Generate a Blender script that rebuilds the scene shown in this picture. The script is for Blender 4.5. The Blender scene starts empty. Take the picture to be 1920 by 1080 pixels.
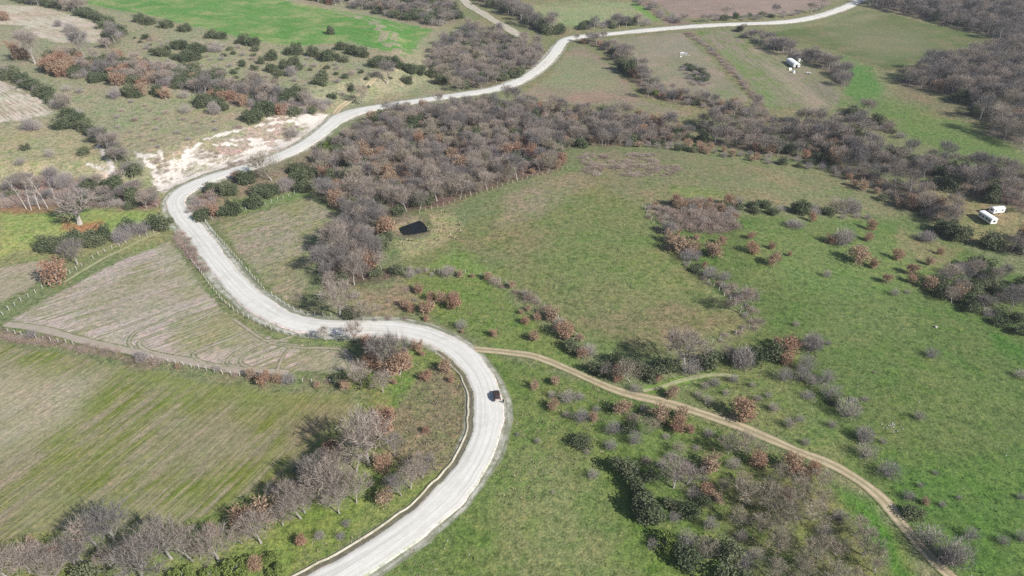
import bpy, math, random
import numpy as np
from mathutils import Vector, Matrix
from mathutils.geometry import delaunay_2d_cdt

random.seed(7)
RNG = np.random.default_rng(11)
S = bpy.context.scene
COL = S.collection
R = math.radians

# ------------------------------------------------------------------ camera, light
CAM_H, PITCH, HFOV = 120.0, 33.0, 73.74
cam_d = bpy.data.cameras.new('camera')
cam_d.angle = R(HFOV); cam_d.sensor_fit = 'HORIZONTAL'
cam_d.clip_start = 1.0; cam_d.clip_end = 20000
cam = bpy.data.objects.new('camera', cam_d); COL.objects.link(cam)
cam.location = (0, 0, CAM_H); cam.rotation_euler = (R(90 - PITCH), 0, 0)
S.camera = cam

SUN_EL, SUN_AZ = 35.0, 126.0          # azimuth measured clockwise from +Y (view direction): behind right
W = bpy.data.worlds.new('World'); S.world = W; W.use_nodes = True
nt = W.node_tree; nt.nodes.clear()
sky = nt.nodes.new('ShaderNodeTexSky'); sky.sky_type = 'NISHITA'; sky.sun_disc = False
sky.sun_elevation = R(SUN_EL); sky.sun_rotation = R(SUN_AZ); sky.altitude = 200
bg = nt.nodes.new('ShaderNodeBackground'); bg.inputs['Strength'].default_value = 0.078
wo = nt.nodes.new('ShaderNodeOutputWorld')
nt.links.new(sky.outputs[0], bg.inputs[0]); nt.links.new(bg.outputs[0], wo.inputs[0])
sun_d = bpy.data.lights.new('sun', 'SUN'); sun_d.energy = 4.7; sun_d.angle = R(0.53); sun_d.color = (1.0, 0.965, 0.91)
sun = bpy.data.objects.new('sun', sun_d); COL.objects.link(sun)
a, e = R(SUN_AZ), R(SUN_EL)
to_sun = Vector((math.sin(a) * math.cos(e), math.cos(a) * math.cos(e), math.sin(e)))
sun.rotation_euler = to_sun.to_track_quat('Z', 'Y').to_euler()
S.view_settings.view_transform = 'Standard'; S.view_settings.look = 'None'
S.view_settings.gamma = 1.0; S.view_settings.use_curve_mapping = False
S.view_settings.exposure = 0.55
S.render.engine = 'CYCLES'
S.cycles.use_denoising = False
S.cycles.max_bounces = 5; S.cycles.diffuse_bounces = 2; S.cycles.glossy_bounces = 2
HAZE = .00011
S.cycles.transmission_bounces = 2; S.cycles.volume_bounces = 0

# ------------------------------------------------------------------ picture <-> ground
FPX = 960 / math.tan(R(HFOV / 2)); SP, CP = math.sin(R(PITCH)), math.cos(R(PITCH))

def rays(px, py):
    u = (np.asarray(px, float) - 960) / FPX; v = -(np.asarray(py, float) - 540) / FPX
    return u, CP + v * SP, -SP + v * CP

def G0(px, py):                       # on the level plane z = 0
    dx, dy, dz = rays(px, py)
    t = -CAM_H / np.minimum(dz, -0.03)
    return dx * t, dy * t

def smooth(a, b, x):
    t = np.clip((x - a) / (b - a), 0, 1); return t * t * (3 - 2 * t)

def seg_dist(X, Y, P, closed=False):
    P = np.asarray(P, float); A = P if closed else P[:-1]; B = np.roll(P, -1, 0) if closed else P[1:]
    best = np.full(np.shape(X), 1e18)
    for (ax, ay), (bx, by) in zip(A, B):
        ex, ey = bx - ax, by - ay; L = ex * ex + ey * ey + 1e-12
        t = np.clip(((X - ax) * ex + (Y - ay) * ey) / L, 0, 1)
        best = np.minimum(best, (X - ax - t * ex) ** 2 + (Y - ay - t * ey) ** 2)
    return np.sqrt(best)

def inside(X, Y, P):
    P = np.asarray(P, float); r = np.zeros(np.shape(X), bool)
    for (ax, ay), (bx, by) in zip(P, np.roll(P, -1, 0)):
        if ay == by: continue
        c = ((ay > Y) != (by > Y)) & (X < (bx - ax) * (Y - ay) / (by - ay) + ax)
        r ^= c
    return r

_g = np.random.default_rng(5).random((256, 256))
def vnoise(X, Y):
    xi, yi = np.floor(X).astype(int), np.floor(Y).astype(int); fx, fy = X - xi, Y - yi
    fx = fx * fx * (3 - 2 * fx); fy = fy * fy * (3 - 2 * fy)
    g = lambda i, j: _g[i & 255, j & 255]
    return (g(xi, yi) * (1 - fx) + g(xi + 1, yi) * fx) * (1 - fy) + (g(xi, yi + 1) * (1 - fx) + g(xi + 1, yi + 1) * fx) * fy

def W0(pts):
    p = np.asarray(pts, float); x, y = G0(p[:, 0], p[:, 1]); return np.stack([x, y], 1)

HILL = W0([(300, 392), (316, 350), (345, 336), (400, 318), (480, 294), (560, 262), (610, 230), (655, 202), (760, 180),
           (830, 140), (760, 60), (400, -40), (0, -60), (-500, 60), (-500, 400), (0, 372), (230, 372)])
VALLEY = W0([(1080, 225), (1300, 250), (1500, 290), (1750, 400), (1960, 490)])
POND = W0([(750, 430), (787, 417), (794, 422), (801, 431), (801, 437), (780, 441), (758, 443), (752, 436)])
KN = W0([(1200, 480)])[0]

def hz(X, Y):
    X = np.asarray(X, float); Y = np.asarray(Y, float)
    z = 38 * smooth(380, 1300, Y)
    z = z + 1.6 * (vnoise(X / 90 + 7, Y / 90) - .5) + 0.5 * (vnoise(X / 38, Y / 38 + 3) - .5)
    z = z + 3.5 * np.exp(-((X - KN[0]) ** 2 + (Y - KN[1]) ** 2) / 95 ** 2)
    z = z - 6 * np.exp(-(seg_dist(X, Y, VALLEY) / 38) ** 2)
    ins = inside(X, Y, HILL); d = seg_dist(X, Y, HILL, True)
    din = np.where(ins, d, 0)
    z = z + 7.0 * smooth(0, 26, din) + 5 * smooth(26, 160, din)
    band = smooth(1, 6, din) * (1 - smooth(20, 32, din))
    z = z + band * 1.5 * (vnoise(X / 6.5, Y / 9) - .5)
    near = (np.abs(X - POND[:, 0].mean()) < 30) & (np.abs(Y - POND[:, 1].mean()) < 30)
    if np.any(near):
        pin = inside(X, Y, POND); pd = seg_dist(X, Y, POND, True)
        z = z - np.where(near, np.where(pin, 1.0 + 0.6 * smooth(0, 2, pd), 1.0 * (1 - smooth(0, 2.2, pd))), 0)
    return z

def G(px, py):                        # on the terrain
    dx, dy, dz = rays(px, py); dz = np.minimum(dz, -0.03)
    t = -CAM_H / dz
    for _ in range(40):
        z = hz(dx * t, dy * t); t = 0.4 * t + 0.6 * (z - CAM_H) / dz
    return dx * t, dy * t

def WP(pts):
    p = np.asarray(pts, float); x, y = G(p[:, 0], p[:, 1]); return np.stack([x, y], 1)

def depth(x, y, z): return y * CP - (z - CAM_H) * SP

def project(X, Y, Z):
    d = np.maximum(Y * CP - (Z - CAM_H) * SP, 1.0)
    return 960 + FPX * X / d, 540 - FPX * (Y * SP + (Z - CAM_H) * CP) / d

# ------------------------------------------------------------------ materials
K = 1.32
def lin(c): return tuple(((v / 255) / 12.92 if v <= 10 else ((v / 255 + .055) / 1.055) ** 2.4) for v in c)
def alb(r, g, b): v = lin((r, g, b)); return tuple(min(x / k, .85) for x, k in zip(v, (K * 1.02, K * 1.02, K * .98)))

def newmat(name):
    m = bpy.data.materials.new(name); m.use_nodes = True; t = m.node_tree; t.nodes.clear()
    o = t.nodes.new('ShaderNodeOutputMaterial'); b = t.nodes.new('ShaderNodeBsdfPrincipled')
    b.inputs['Roughness'].default_value = .9; b.inputs['Specular IOR Level'].default_value = .15
    t.links.new(b.outputs[0], o.inputs[0]); return m, t, b

class NB:
    def __init__(s, t): s.t = t
    def n(s, typ, **k):
        x = s.t.nodes.new(typ)
        for a, v in k.items(): setattr(x, a, v)
        return x
    def put(s, sock, v):
        if hasattr(v, 'is_linked'): s.t.links.new(v, sock)
        elif isinstance(v, (tuple, list)) and len(v) == 3 and sock.type == 'RGBA': sock.default_value = (*v, 1)
        else: sock.default_value = v
    def coord(s): return s.n('ShaderNodeTexCoord').outputs['Object']
    def geo(s): return s.n('ShaderNodeNewGeometry').outputs['Position']
    def noise(s, vec, scale, detail=3, rough=.6, stretch=None):
        if stretch:
            ang, sx, sy = stretch
            mp = s.n('ShaderNodeMapping'); mp.inputs['Rotation'].default_value = (0, 0, -ang)
            s.t.links.new(vec, mp.inputs[0]); m2 = s.n('ShaderNodeMapping'); m2.inputs['Scale'].default_value = (sx, sy, 1)
            s.t.links.new(mp.outputs[0], m2.inputs[0]); vec = m2.outputs[0]
        x = s.n('ShaderNodeTexNoise'); x.inputs['Scale'].default_value = scale; x.inputs['Detail'].default_value = detail
        x.inputs['Roughness'].default_value = rough; s.t.links.new(vec, x.inputs['Vector']); return x.outputs[0]
    def ramp(s, v, lo, hi, a=0., b=1.):
        x = s.n('ShaderNodeMapRange'); x.interpolation_type = 'SMOOTHSTEP'
        for k, q in (('From Min', lo), ('From Max', hi), ('To Min', a), ('To Max', b)): x.inputs[k].default_value = q
        s.put(x.inputs['Value'], v); return x.outputs[0]
    def mix(s, f, a, b, mode='MIX'):
        x = s.n('ShaderNodeMix', data_type='RGBA', blend_type=mode)
        s.put(x.inputs[0], f); s.put(x.inputs[6], a); s.put(x.inputs[7], b); return x.outputs[2]
    def math(s, op, a, b=0.):
        x = s.n('ShaderNodeMath', operation=op); s.put(x.inputs[0], a); s.put(x.inputs[1], b); return x.outputs[0]
    def attr(s, name, vec=False):
        x = s.n('ShaderNodeAttribute'); x.attribute_name = name; return x.outputs[0 if vec else 2]
    def bump(s, b, h, dist, strength=1.):
        x = s.n('ShaderNodeBump'); x.inputs['Distance'].default_value = dist; x.inputs['Strength'].default_value = strength
        s.put(x.inputs['Height'], h); s.t.links.new(x.outputs[0], b.inputs['Normal'])

def ground_detail(q, P, c, amt=1.0):
    """dry and lush patches, tufts and grain, all in ground coordinates"""
    n0 = q.noise(P, .022, 4, .6); n1 = q.noise(P, .05, 5, .62); n2 = q.noise(P, .15, 4, .65); n3 = q.noise(P, .62, 3, .7); n4 = q.noise(P, 2.0, 2, .7); n5 = q.noise(P, .33, 3, .75)
    c = q.mix(q.ramp(n0, .46, .60, 0, .55 * amt), c, q.mix(1., c, (1.20, 1.0, 1.12), 'MULTIPLY'))
    c = q.mix(q.ramp(n1, .44, .60, 0, .65 * amt), c, q.mix(1., c, (1.20, 1.03, 1.12), 'MULTIPLY'))
    c = q.mix(q.ramp(n2, .50, .62, 0, .70 * amt), c, q.mix(1., c, (.80, .98, .72), 'MULTIPLY'))
    c = q.mix(q.ramp(n5, .52, .64, 0, .60 * amt), c, q.mix(1., c, (1.34, 1.14, 1.20), 'MULTIPLY'))
    c = q.mix(q.ramp(n3, .50, .63, 0, .75 * amt), c, q.mix(1., c, (1.42, 1.32, 1.30), 'MULTIPLY'))
    c = q.mix(q.ramp(n3, .48, .36, 0, .80 * amt), c, q.mix(1., c, (.54, .61, .50), 'MULTIPLY'))
    c = q.mix(q.ramp(n4, .52, .64, 0, .65 * amt), c, q.mix(1., c, (1.55, 1.46, 1.40), 'MULTIPLY'))
    c = q.mix(q.ramp(n4, .46, .34, 0, .70 * amt), c, q.mix(1., c, (.48, .54, .46), 'MULTIPLY'))
    return c, n3, n4

# the open ground: painted albedo at the vertices + detail + chalk
MG, t, b = newmat('ground'); q = NB(t); P = q.geo()
c, n3, n4 = ground_detail(q, P, q.attr('col', True))
ck = q.attr('chalk');  s1 = q.noise(P, .42, 5, .75, (R(62), .42, 1.25)); s2 = q.noise(P, .12, 4, .6); s3 = q.noise(P, 1.6, 4, .7)
chalk = q.mix(q.ramp(s3, .35, .7), alb(205, 196, 180), alb(246, 238, 226))
sv = q.math('ADD', q.math('MULTIPLY', s1, .62), q.math('MULTIPLY', s3, .38))
bare_ = q.mix(q.ramp(s1, .40, .60), alb(158, 148, 132), alb(196, 186, 168))
c = q.mix(q.math('MULTIPLY', q.ramp(ck, .15, .6), q.ramp(q.math('ADD', s2, q.math('MULTIPLY', s3, .3)), .50, .68)), c, bare_)
mask = q.ramp(q.math('ADD', sv, q.math('MULTIPLY', ck, .42)), .70, .90)
mask = q.math('MULTIPLY', mask, q.ramp(ck, .1, .5))
c = q.mix(mask, c, chalk)
t.links.new(c, b.inputs['Base Color'])
q.bump(b, q.math('ADD', q.math('MULTIPLY', n3, .6), q.math('MULTIPLY', n4, .3)), .5, .8)

def field_mat(name, ca, cb, cc=None, ang=0., streak=1.0, amt=.8, across=1.0, fine=.85):
    """a worked field: streaks along the drills + patches; edges melt into the open ground"""
    m, t, b = newmat(name); q = NB(t); P = q.geo()
    st = q.noise(P, .30 * across, 5, .7, (ang, .06, 1.)); st2 = q.noise(P, 1.1 * across, 4, .7, (ang, .05, 1.)); pt = q.noise(P, .028, 4, .6)
    f = q.math('ADD', q.math('MULTIPLY', st, streak), q.math('MULTIPLY', pt, 1.15 - .5 * streak))
    mid = .5 * (streak + 1.15 - .5 * streak)
    c = q.mix(q.ramp(f, mid - .13, mid + .13), ca, cb)
    if cc: c = q.mix(q.ramp(q.math('ADD', q.math('MULTIPLY', st2, .6), q.math('MULTIPLY', q.noise(P, .05, 4), .6)), .57, .70), c, cc)
    c = q.mix(q.ramp(st2, .40, .62, 0, fine), c, q.mix(1., c, (.80, .78, .74), 'MULTIPLY'))
    st3 = q.noise(P, 2.4 * across, 2, .6, (ang, .035, 1.)); c = q.mix(q.ramp(st3, .54, .66, 0, .7), c, q.mix(1., c, (1.16, 1.14, 1.16), 'MULTIPLY'))
    c, n3, n4 = ground_detail(q, P, c, amt)
    ow = q.math('MULTIPLY', q.attr('ow'), q.ramp(q.math('ADD', q.math('MULTIPLY', st, .7), q.math('MULTIPLY', pt, .4)), .30, .62, .15, 1.))
    ov, _, _ = ground_detail(q, P, q.attr('ov', True), amt)
    c = q.mix(ow, c, ov)
    e = q.math('ADD', q.attr('edge'), q.math('MULTIPLY', q.math('SUBTRACT', q.noise(P, .6, 4, .7), .5), 1.4))
    g, _, _ = ground_detail(q, P, q.attr('col', True))
    c = q.mix(q.ramp(e, .15, .75), g, c)
    t.links.new(c, b.inputs['Base Color']); q.bump(b, q.math('ADD', st2, n3), .32, .9); return m

def strip_mat(name, ca, cb, edge_c=None, rut=0.):
    m, t, b = newmat(name); q = NB(t); P = q.geo(); u = q.attr('u'); v = q.attr('v')
    n = q.noise(P, .45, 5, .75); f = q.noise(P, 3.0, 3, .75)
    c = q.mix(q.ramp(n, .40, .62), ca, cb)
    uu = q.math('ABSOLUTE', u)
    wob = q.math('MULTIPLY', q.math('SUBTRACT', q.noise(P, .5, 4, .7), .5), .7)
    if rut:      # two wheel lines worn paler, a grassy middle
        d = q.math('ABSOLUTE', q.math('SUBTRACT', uu, .48))
        c = q.mix(q.ramp(q.math('ADD', d, q.math('MULTIPLY', wob, .5)), .12, .40, 0, rut), c, edge_c)
    elif edge_c:
        comb = q.n('ShaderNodeCombineXYZ'); q.put(comb.inputs[0], q.math('MULTIPLY', u, 5.)); q.put(comb.inputs[1], q.math('MULTIPLY', v, .03))
        ln = q.noise(comb.outputs[0], 1.0, 3, .6)
        c = q.mix(q.ramp(ln, .42, .64, 0, .75), c, edge_c)
        c = q.mix(q.ramp(q.math('ADD', uu, wob), .72, 1.05, 0, .9), c, edge_c)
        c = q.mix(q.ramp(q.noise(P, .11, 5, .7), .52, .66, 0, .5), c, q.mix(1., c, (.84, .83, .80), 'MULTIPLY'))
    c = q.mix(q.ramp(f, .3, .7, 0, .28), c, q.mix(1., c, (.78, .77, .75), 'MULTIPLY'))
    g, n3, _ = ground_detail(q, P, q.attr('col', True))
    soft = q.math('ADD', q.attr('edge'), wob)
    c = q.mix(q.ramp(soft, .1, .55), g, c)
    t.links.new(c, b.inputs['Base Color']); q.bump(b, f, .06, .6); return m

def plain(name, c, rough=.8, var=.25, scale=3., metal=0., spec=.2, rnd=0.):
    m, t, b = newmat(name); q = NB(t)
    n = q.noise(q.coord(), scale, 3, .65)
    c2 = q.mix(q.ramp(n, .3, .7, 0, var), c, q.mix(1., c, (.55, .55, .53), 'MULTIPLY'))
    t.links.new(c2, b.inputs['Base Color']); b.inputs['Roughness'].default_value = rough
    b.inputs['Metallic'].default_value = metal; b.inputs['Specular IOR Level'].default_value = spec; return m

def foliage(name, c, c2, trans=.25, bright=.5):
    """leaf / twig stuff: each plant its own tint, clumps vary"""
    m, t, b = newmat(name); q = NB(t)
    rnd = q.n('ShaderNodeObjectInfo').outputs['Random']
    n = q.noise(q.coord(), .9, 2, .6)
    k = q.math('ADD', q.math('MULTIPLY', rnd, .75), q.math('MULTIPLY', n, .5))
    col = q.mix(q.ramp(k, .2, 1.0), c, c2)
    r2 = q.n('ShaderNodeMath', operation='FRACT'); q.put(r2.inputs[0], q.math('MULTIPLY', rnd, 17.3))
    col = q.mix(q.math('MULTIPLY', r2.outputs[0], bright), col, q.mix(1., col, (1.32, 1.30, 1.30), 'MULTIPLY'))
    t.links.new(col, b.inputs['Base Color'])
    if trans:
        tr = q.n('ShaderNodeBsdfTranslucent'); t.links.new(col, tr.inputs[0])
        ms = q.n('ShaderNodeMixShader'); ms.inputs[0].default_value = trans
        t.links.new(b.outputs[0], ms.inputs[1]); t.links.new(tr.outputs[0], ms.inputs[2])
        t.links.new(ms.outputs[0], [x for x in t.nodes if x.type == 'OUTPUT_MATERIAL'][0].inputs[0])
    return m

M = {}
M['bark'] = plain('grey_bark', (.35, .325, .30), .9, .5, 2.)
M['white_bark'] = plain('white_bark', (.56, .52, .47), .9, .4, 2.)
M['old_bark'] = plain('weathered_grey_bark', (.40, .37, .33), .9, .5, 2.)
M['twig'] = foliage('grey_twigs', (.158, .146, .144), (.29, .242, .205), 0, .75)
M['twig_tan'] = foliage('tan_twigs', (.23, .205, .155), (.31, .265, .205), 0, .5)
M['pale_twig'] = foliage('pale_twigs', (.38, .35, .32), (.46, .42, .38), 0, .3)
M['shrub'] = foliage('grey_shrub_twigs', (.235, .212, .215), (.34, .30, .27), 0, .5)
M['bramble'] = foliage('bramble_stems', (.26, .20, .175), (.36, .29, .245), 0, .5)
M['russet'] = foliage('russet_leaves', (.33, .20, .14), (.37, .27, .19), .2, .35)
M['ever'] = foliage('evergreen_leaves', (.092, .116, .064), (.155, .172, .10), .25, .5)
M['ever_light'] = foliage('light_green_leaves', (.13, .18, .05), (.19, .24, .07), .25, .3)
M['post'] = plain('weathered_concrete', (.55, .53, .48), .85, .4, 4.)
M['timber'] = plain('pale_timber', (.52, .45, .32), .85, .3, 4.)
M['wire'] = plain('galvanised_wire', (.35, .35, .35), .5, .1, 5., .8)
M['white'] = plain('white_paint', (.80, .80, .79), .45, .12, 1.2, 0, .4)
M['offwhite'] = plain('offwhite_panel', (.68, .68, .66), .6, .25, 1.)
M['dark'] = plain('dark_rubber', (.02, .02, .022), .7, .2, 5.)
M['green_metal'] = plain('pale_green_metal', (.45, .55, .42), .6, .25, 3.)
M['stone'] = plain('chalk_stone', (.40, .375, .325), .9, .4, 3.)
def glassmat():
    m, t, b = newmat('dark_glass'); b.inputs['Base Color'].default_value = (.02, .025, .03, 1)
    b.inputs['Roughness'].default_value = .08; b.inputs['Specular IOR Level'].default_value = .6; return m
M['glass'] = glassmat()
def carpaint():
    m, t, b = newmat('brown_car_paint'); q = NB(t)
    c = q.mix(q.ramp(q.noise(q.coord(), 2.5, 4), .45, .75, 0, .5), (.06, .036, .03), (.11, .075, .062))
    t.links.new(c, b.inputs['Base Color']); b.inputs['Roughness'].default_value = .38
    b.inputs['Specular IOR Level'].default_value = .5; b.inputs['Metallic'].default_value = .15; return m
M['car'] = carpaint()

# ------------------------------------------------------------------ mesh helpers
def mesh(name, V, F, mats, idx=None, smooth_=False):
    me = bpy.data.meshes.new(name); me.from_pydata([tuple(map(float, v)) for v in V], [], [tuple(map(int, f)) for f in F])
    for m in (mats if isinstance(mats, (list, tuple)) else [mats]): me.materials.append(m)
    if idx is not None: me.polygons.foreach_set('material_index', np.asarray(idx, np.int32))
    if smooth_: me.polygons.foreach_set('use_smooth', np.ones(len(me.polygons), bool))
    me.update(); return me

def mesh_np(name, V, F, mats, smooth_=False, idx=None):
    """F is an (n,3) or (n,4) array"""
    V = np.asarray(V, np.float32); F = np.asarray(F, np.int32); k = F.shape[1]
    me = bpy.data.meshes.new(name); me.vertices.add(len(V)); me.vertices.foreach_set('co', V.ravel())
    me.loops.add(F.size); me.loops.foreach_set('vertex_index', F.ravel())
    me.polygons.add(len(F)); me.polygons.foreach_set('loop_start', np.arange(0, F.size, k, dtype=np.int32))
    me.polygons.foreach_set('loop_total', np.full(len(F), k, np.int32))
    for m in (mats if isinstance(mats, (list, tuple)) else [mats]): me.materials.append(m)
    if idx is not None: me.polygons.foreach_set('material_index', np.asarray(idx, np.int32))
    me.polygons.foreach_set('use_smooth', np.full(len(F), smooth_, bool))
    me.update(calc_edges=True); me.validate(); return me

def fattr(me, name, v):
    a = me.attributes.new(name, 'FLOAT', 'POINT'); a.data.foreach_set('value', np.asarray(v, np.float32).ravel())
def cattr(me, name, c):
    a = me.attributes.new(name, 'FLOAT_COLOR', 'POINT')
    a.data.foreach_set('color', np.concatenate([c, np.ones((len(c), 1))], 1).astype(np.float32).ravel())

def link(name, me, parent=None, loc=(0, 0, 0), rz=0., sc=1., **props):
    o = bpy.data.objects.new(name, me); COL.objects.link(o)
    o.location = loc; o.rotation_euler = (0, 0, rz); o.scale = (sc, sc, sc) if np.isscalar(sc) else sc
    if parent: o.parent = parent
    for k, v in props.items():
        if v is not None: o[k] = v
    return o

class MB:
    def __init__(s): s.V, s.F, s.I = [], [], []
    def add(s, V, F, i=0):
        n = len(s.V); s.V += [tuple(v) for v in V]; s.F += [tuple(n + k for k in f) for f in F]; s.I += [i] * len(F)
    def box(s, lo, hi, i=0, M4=None):
        V = [(x, y, z) for z in (lo[2], hi[2]) for y in (lo[1], hi[1]) for x in (lo[0], hi[0])]
        if M4 is not None: V = [tuple(M4 @ Vector(v)) for v in V]
        s.add(V, [(0, 2, 3, 1), (4, 5, 7, 6), (0, 1, 5, 4), (2, 6, 7, 3), (0, 4, 6, 2), (1, 3, 7, 5)], i)
    def tube(s, p0, p1, r0, r1, n=6, i=0, cap=True):
        p0, p1 = Vector(p0), Vector(p1); d = (p1 - p0).normalized()
        a = d.orthogonal().normalized(); b = d.cross(a)
        V = [p0 + r0 * (math.cos(2 * math.pi * k / n) * a + math.sin(2 * math.pi * k / n) * b) for k in range(n)]
        V += [p1 + r1 * (math.cos(2 * math.pi * k / n) * a + math.sin(2 * math.pi * k / n) * b) for k in range(n)]
        F = [(k, (k + 1) % n, n + (k + 1) % n, n + k) for k in range(n)]
        if cap: F += [tuple(range(n - 1, -1, -1)), tuple(range(n, 2 * n))]
        s.add(V, F, i)
    def prism(s, prof, y0, y1, i=0, axis='y'):
        """profile of (x,z) pushed along y"""
        n = len(prof); V = [(x, y0, z) for x, z in prof] + [(x, y1, z) for x, z in prof]
        s.add(V, [(k, (k + 1) % n, n + (k + 1) % n, n + k) for k in range(n)] + [tuple(range(n - 1, -1, -1)), tuple(range(n, 2 * n))], i)
    def build(s, name, mats, parent=None, bevel=0., smooth_=False, **k):
        me = mesh(name, s.V, s.F, mats, s.I, smooth_)
        import bmesh
        bm = bmesh.new(); bm.from_mesh(me); bmesh.ops.recalc_face_normals(bm, faces=bm.faces)
        if bevel: bmesh.ops.bevel(bm, geom=list(bm.edges), offset=bevel, segments=2, affect='EDGES', clamp_overlap=True)
        bm.to_mesh(me); bm.free()
        return link(name, me, parent, **k)

# ------------------------------------------------------------------ areas, in picture pixels of the reference
ROAD_L = [(440, 1160), (545, 1100), (580, 1080), (692, 1020), (755, 982), (800, 950), (835, 917), (862, 882), (880, 847), (892, 805), (895, 755), (890, 732),
          (877, 700), (850, 670), (812, 647), (780, 636), (750, 631), (715, 628), (660, 629), (625, 628), (587, 626), (550, 622), (517, 612),
          (495, 600), (480, 587), (455, 566), (422, 535), (400, 505), (380, 480), (365, 455), (347, 430), (325, 405), (312, 390), (311, 373),
          (325, 357), (350, 345), (387, 330), (425, 320), (480, 302), (530, 286), (567, 267), (592, 248), (608, 234), (622, 218), (655, 206), (705, 199),
          (742, 194), (835, 179), (905, 169), (960, 155), (1005, 127), (1032, 100), (1047, 79), (1062, 70), (1085, 67), (1160, 60), (1260, 51), (1335, 45),
          (1440, 41), (1490, 37), (1552, 24), (1590, 9), (1607, 0), (1640, -18)]
ROAD_R = [(560, 1160), (650, 1103), (687, 1080), (740, 1040), (775, 1017), (815, 980), (850, 950), (885, 910), (912, 872), (930, 840), (940, 810), (947, 765), (939, 730),
          (927, 710), (910, 677), (885, 652), (850, 630), (805, 612), (755, 604), (705, 604), (640, 604), (600, 603), (567, 596), (530, 580), (505, 567),
          (480, 552), (465, 535), (430, 495), (400, 455), (370, 422), (352, 398), (343, 382), (346, 372), (360, 361), (385, 346), (412, 335), (445, 325),
          (480, 317), (540, 296), (592, 267), (625, 242), (660, 221), (705, 206), (755, 197), (835, 185), (905, 175), (960, 162), (1015, 132),
          (1047, 100), (1062, 78), (1080, 73), (1135, 67), (1210, 59), (1272, 54), (1440, 46), (1515, 38), (1580, 18), (1612, 4), (1645, -14)]
TRACK = [(888, 655), (912, 657), (935, 659), (960, 662), (997, 667), (1035, 680), (1072, 696), (1110, 713), (1147, 729), (1185, 741), (1235, 752), (1285, 766), (1335, 782),
         (1385, 799), (1440, 822), (1500, 848), (1552, 868), (1590, 888), (1630, 915), (1660, 942), (1680, 968), (1702, 996), (1727, 1026), (1755, 1056), (1787, 1085), (1830, 1125)]
SPUR = [(1205, 733), (1230, 729), (1258, 720), (1290, 711), (1320, 705), (1350, 703), (1385, 707)]
SPUR2 = [(1405, 705), (1450, 722), (1500, 760), (1560, 805), (1620, 860)]
ROAD_SPUR = [(628, 214), (640, 200), (655, 190), (668, 180), (690, 160), (715, 140), (745, 130)]
PALE_CUT = [(860, -12), (880, 10), (905, 25), (925, 38), (950, 52), (985, 75)]

W_MAIN = [(597, 352), (600, 368), (620, 381), (640, 398), (655, 420), (690, 412), (722, 405), (740, 408), (760, 402), (787, 395), (850, 375), (920, 355), (1000, 330), (1055, 316),
          (1058, 300), (1038, 285), (1085, 276), (1200, 271), (1260, 272), (1300, 262), (1280, 240), (1240, 228), (1180, 216), (1100, 212), (1000, 200),
          (960, 196), (850, 200), (760, 210), (700, 226), (665, 246), (630, 280), (602, 310)]
W_SOUTH = [(660, 428), (700, 418), (725, 422), (733, 445), (720, 465), (706, 478), (700, 500), (750, 512), (745, 522), (700, 530), (655, 541), (640, 536),
           (612, 545), (600, 530), (597, 500), (610, 470), (625, 450)]
W_VLOW = [(1300, 262), (1400, 285), (1545, 305), (1580, 322), (1640, 352), (1690, 383), (1740, 408), (1770, 425), (1820, 452), (1870, 470), (1925, 485), (1925, 450), (1875, 428),
          (1825, 412), (1785, 392), (1740, 366), (1690, 345), (1640, 328), (1580, 304), (1500, 288), (1400, 270)]
W_VUP = [(1310, 232), (1400, 246), (1450, 250), (1490, 228), (1560, 240), (1620, 255), (1640, 288), (1765, 304), (1815, 314), (1925, 332), (1925, 408), (1870, 384), (1800, 362),
         (1740, 340), (1690, 322), (1640, 318), (1580, 298), (1500, 282), (1400, 266), (1310, 250)]
W_BIG = [(1688, 152), (1720, 140), (1780, 117), (1840, 108), (1880, 88), (1925, 75), (1925, 285), (1885, 268), (1850, 248), (1858, 235), (1815, 216), (1815, 196),
         (1740, 170), (1700, 160)]
W_TOP = [(1628, 12), (1700, 28), (1780, 48), (1850, 68), (1885, 82), (1925, 78), (1925, 22), (1850, 14), (1800, 4), (1700, -10), (1640, -14)]
W_EVR = [(1762, 556), (1800, 580), (1850, 602), (1905, 626), (1930, 634), (1930, 545), (1880, 522), (1810, 500), (1770, 510), (1755, 535)]
W_BR = [(1330, 905), (1370, 850), (1420, 840), (1480, 872), (1540, 912), (1575, 960), (1610, 1005), (1650, 1080), (1680, 1110), (1400, 1110), (1370, 1070), (1360, 1000)]
SCRUB_L = [(95, 112), (150, 112), (230, 118), (330, 128), (480, 172), (600, 190), (620, 200), (600, 214), (500, 218), (430, 190), (330, 165), (240, 160), (170, 150), (110, 142)]
HEDGE1 = [(20, -2), (60, 2), (110, 4), (140, 12), (165, 22), (190, 32), (215, 55), (240, 62), (222, 78), (200, 95), (192, 88), (208, 68), (185, 42), (150, 30), (110, 16), (60, 10)]
HEDGE2 = [(3, 135), (30, 140), (60, 155), (90, 172), (112, 190), (140, 208), (165, 228), (185, 248), (212, 262), (225, 285), (240, 300), (262, 318), (266, 330), (245, 332), (222, 320),
          (212, 300), (190, 275), (168, 262), (140, 236), (112, 212), (90, 190), (55, 172), (20, 152), (2, 148)]
W_TOPMID = [(812, 110), (845, 70), (880, 55), (950, 70), (1000, 92), (1022, 110), (1000, 132), (960, 150), (905, 166), (860, 172), (835, 152), (800, 135)]
HEDGE_TOP = [(565, 2), (640, 10), (700, 24), (760, 38), (825, 50), (860, 40), (900, 60), (870, 50), (850, 20), (840, 0), (700, -10), (580, -10)]
W_TOPR = [(905, 8), (950, 25), (985, 48), (1030, 66), (1060, 66), (1042, 50), (1005, 42), (975, 22), (950, 0), (900, -10)]
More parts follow.
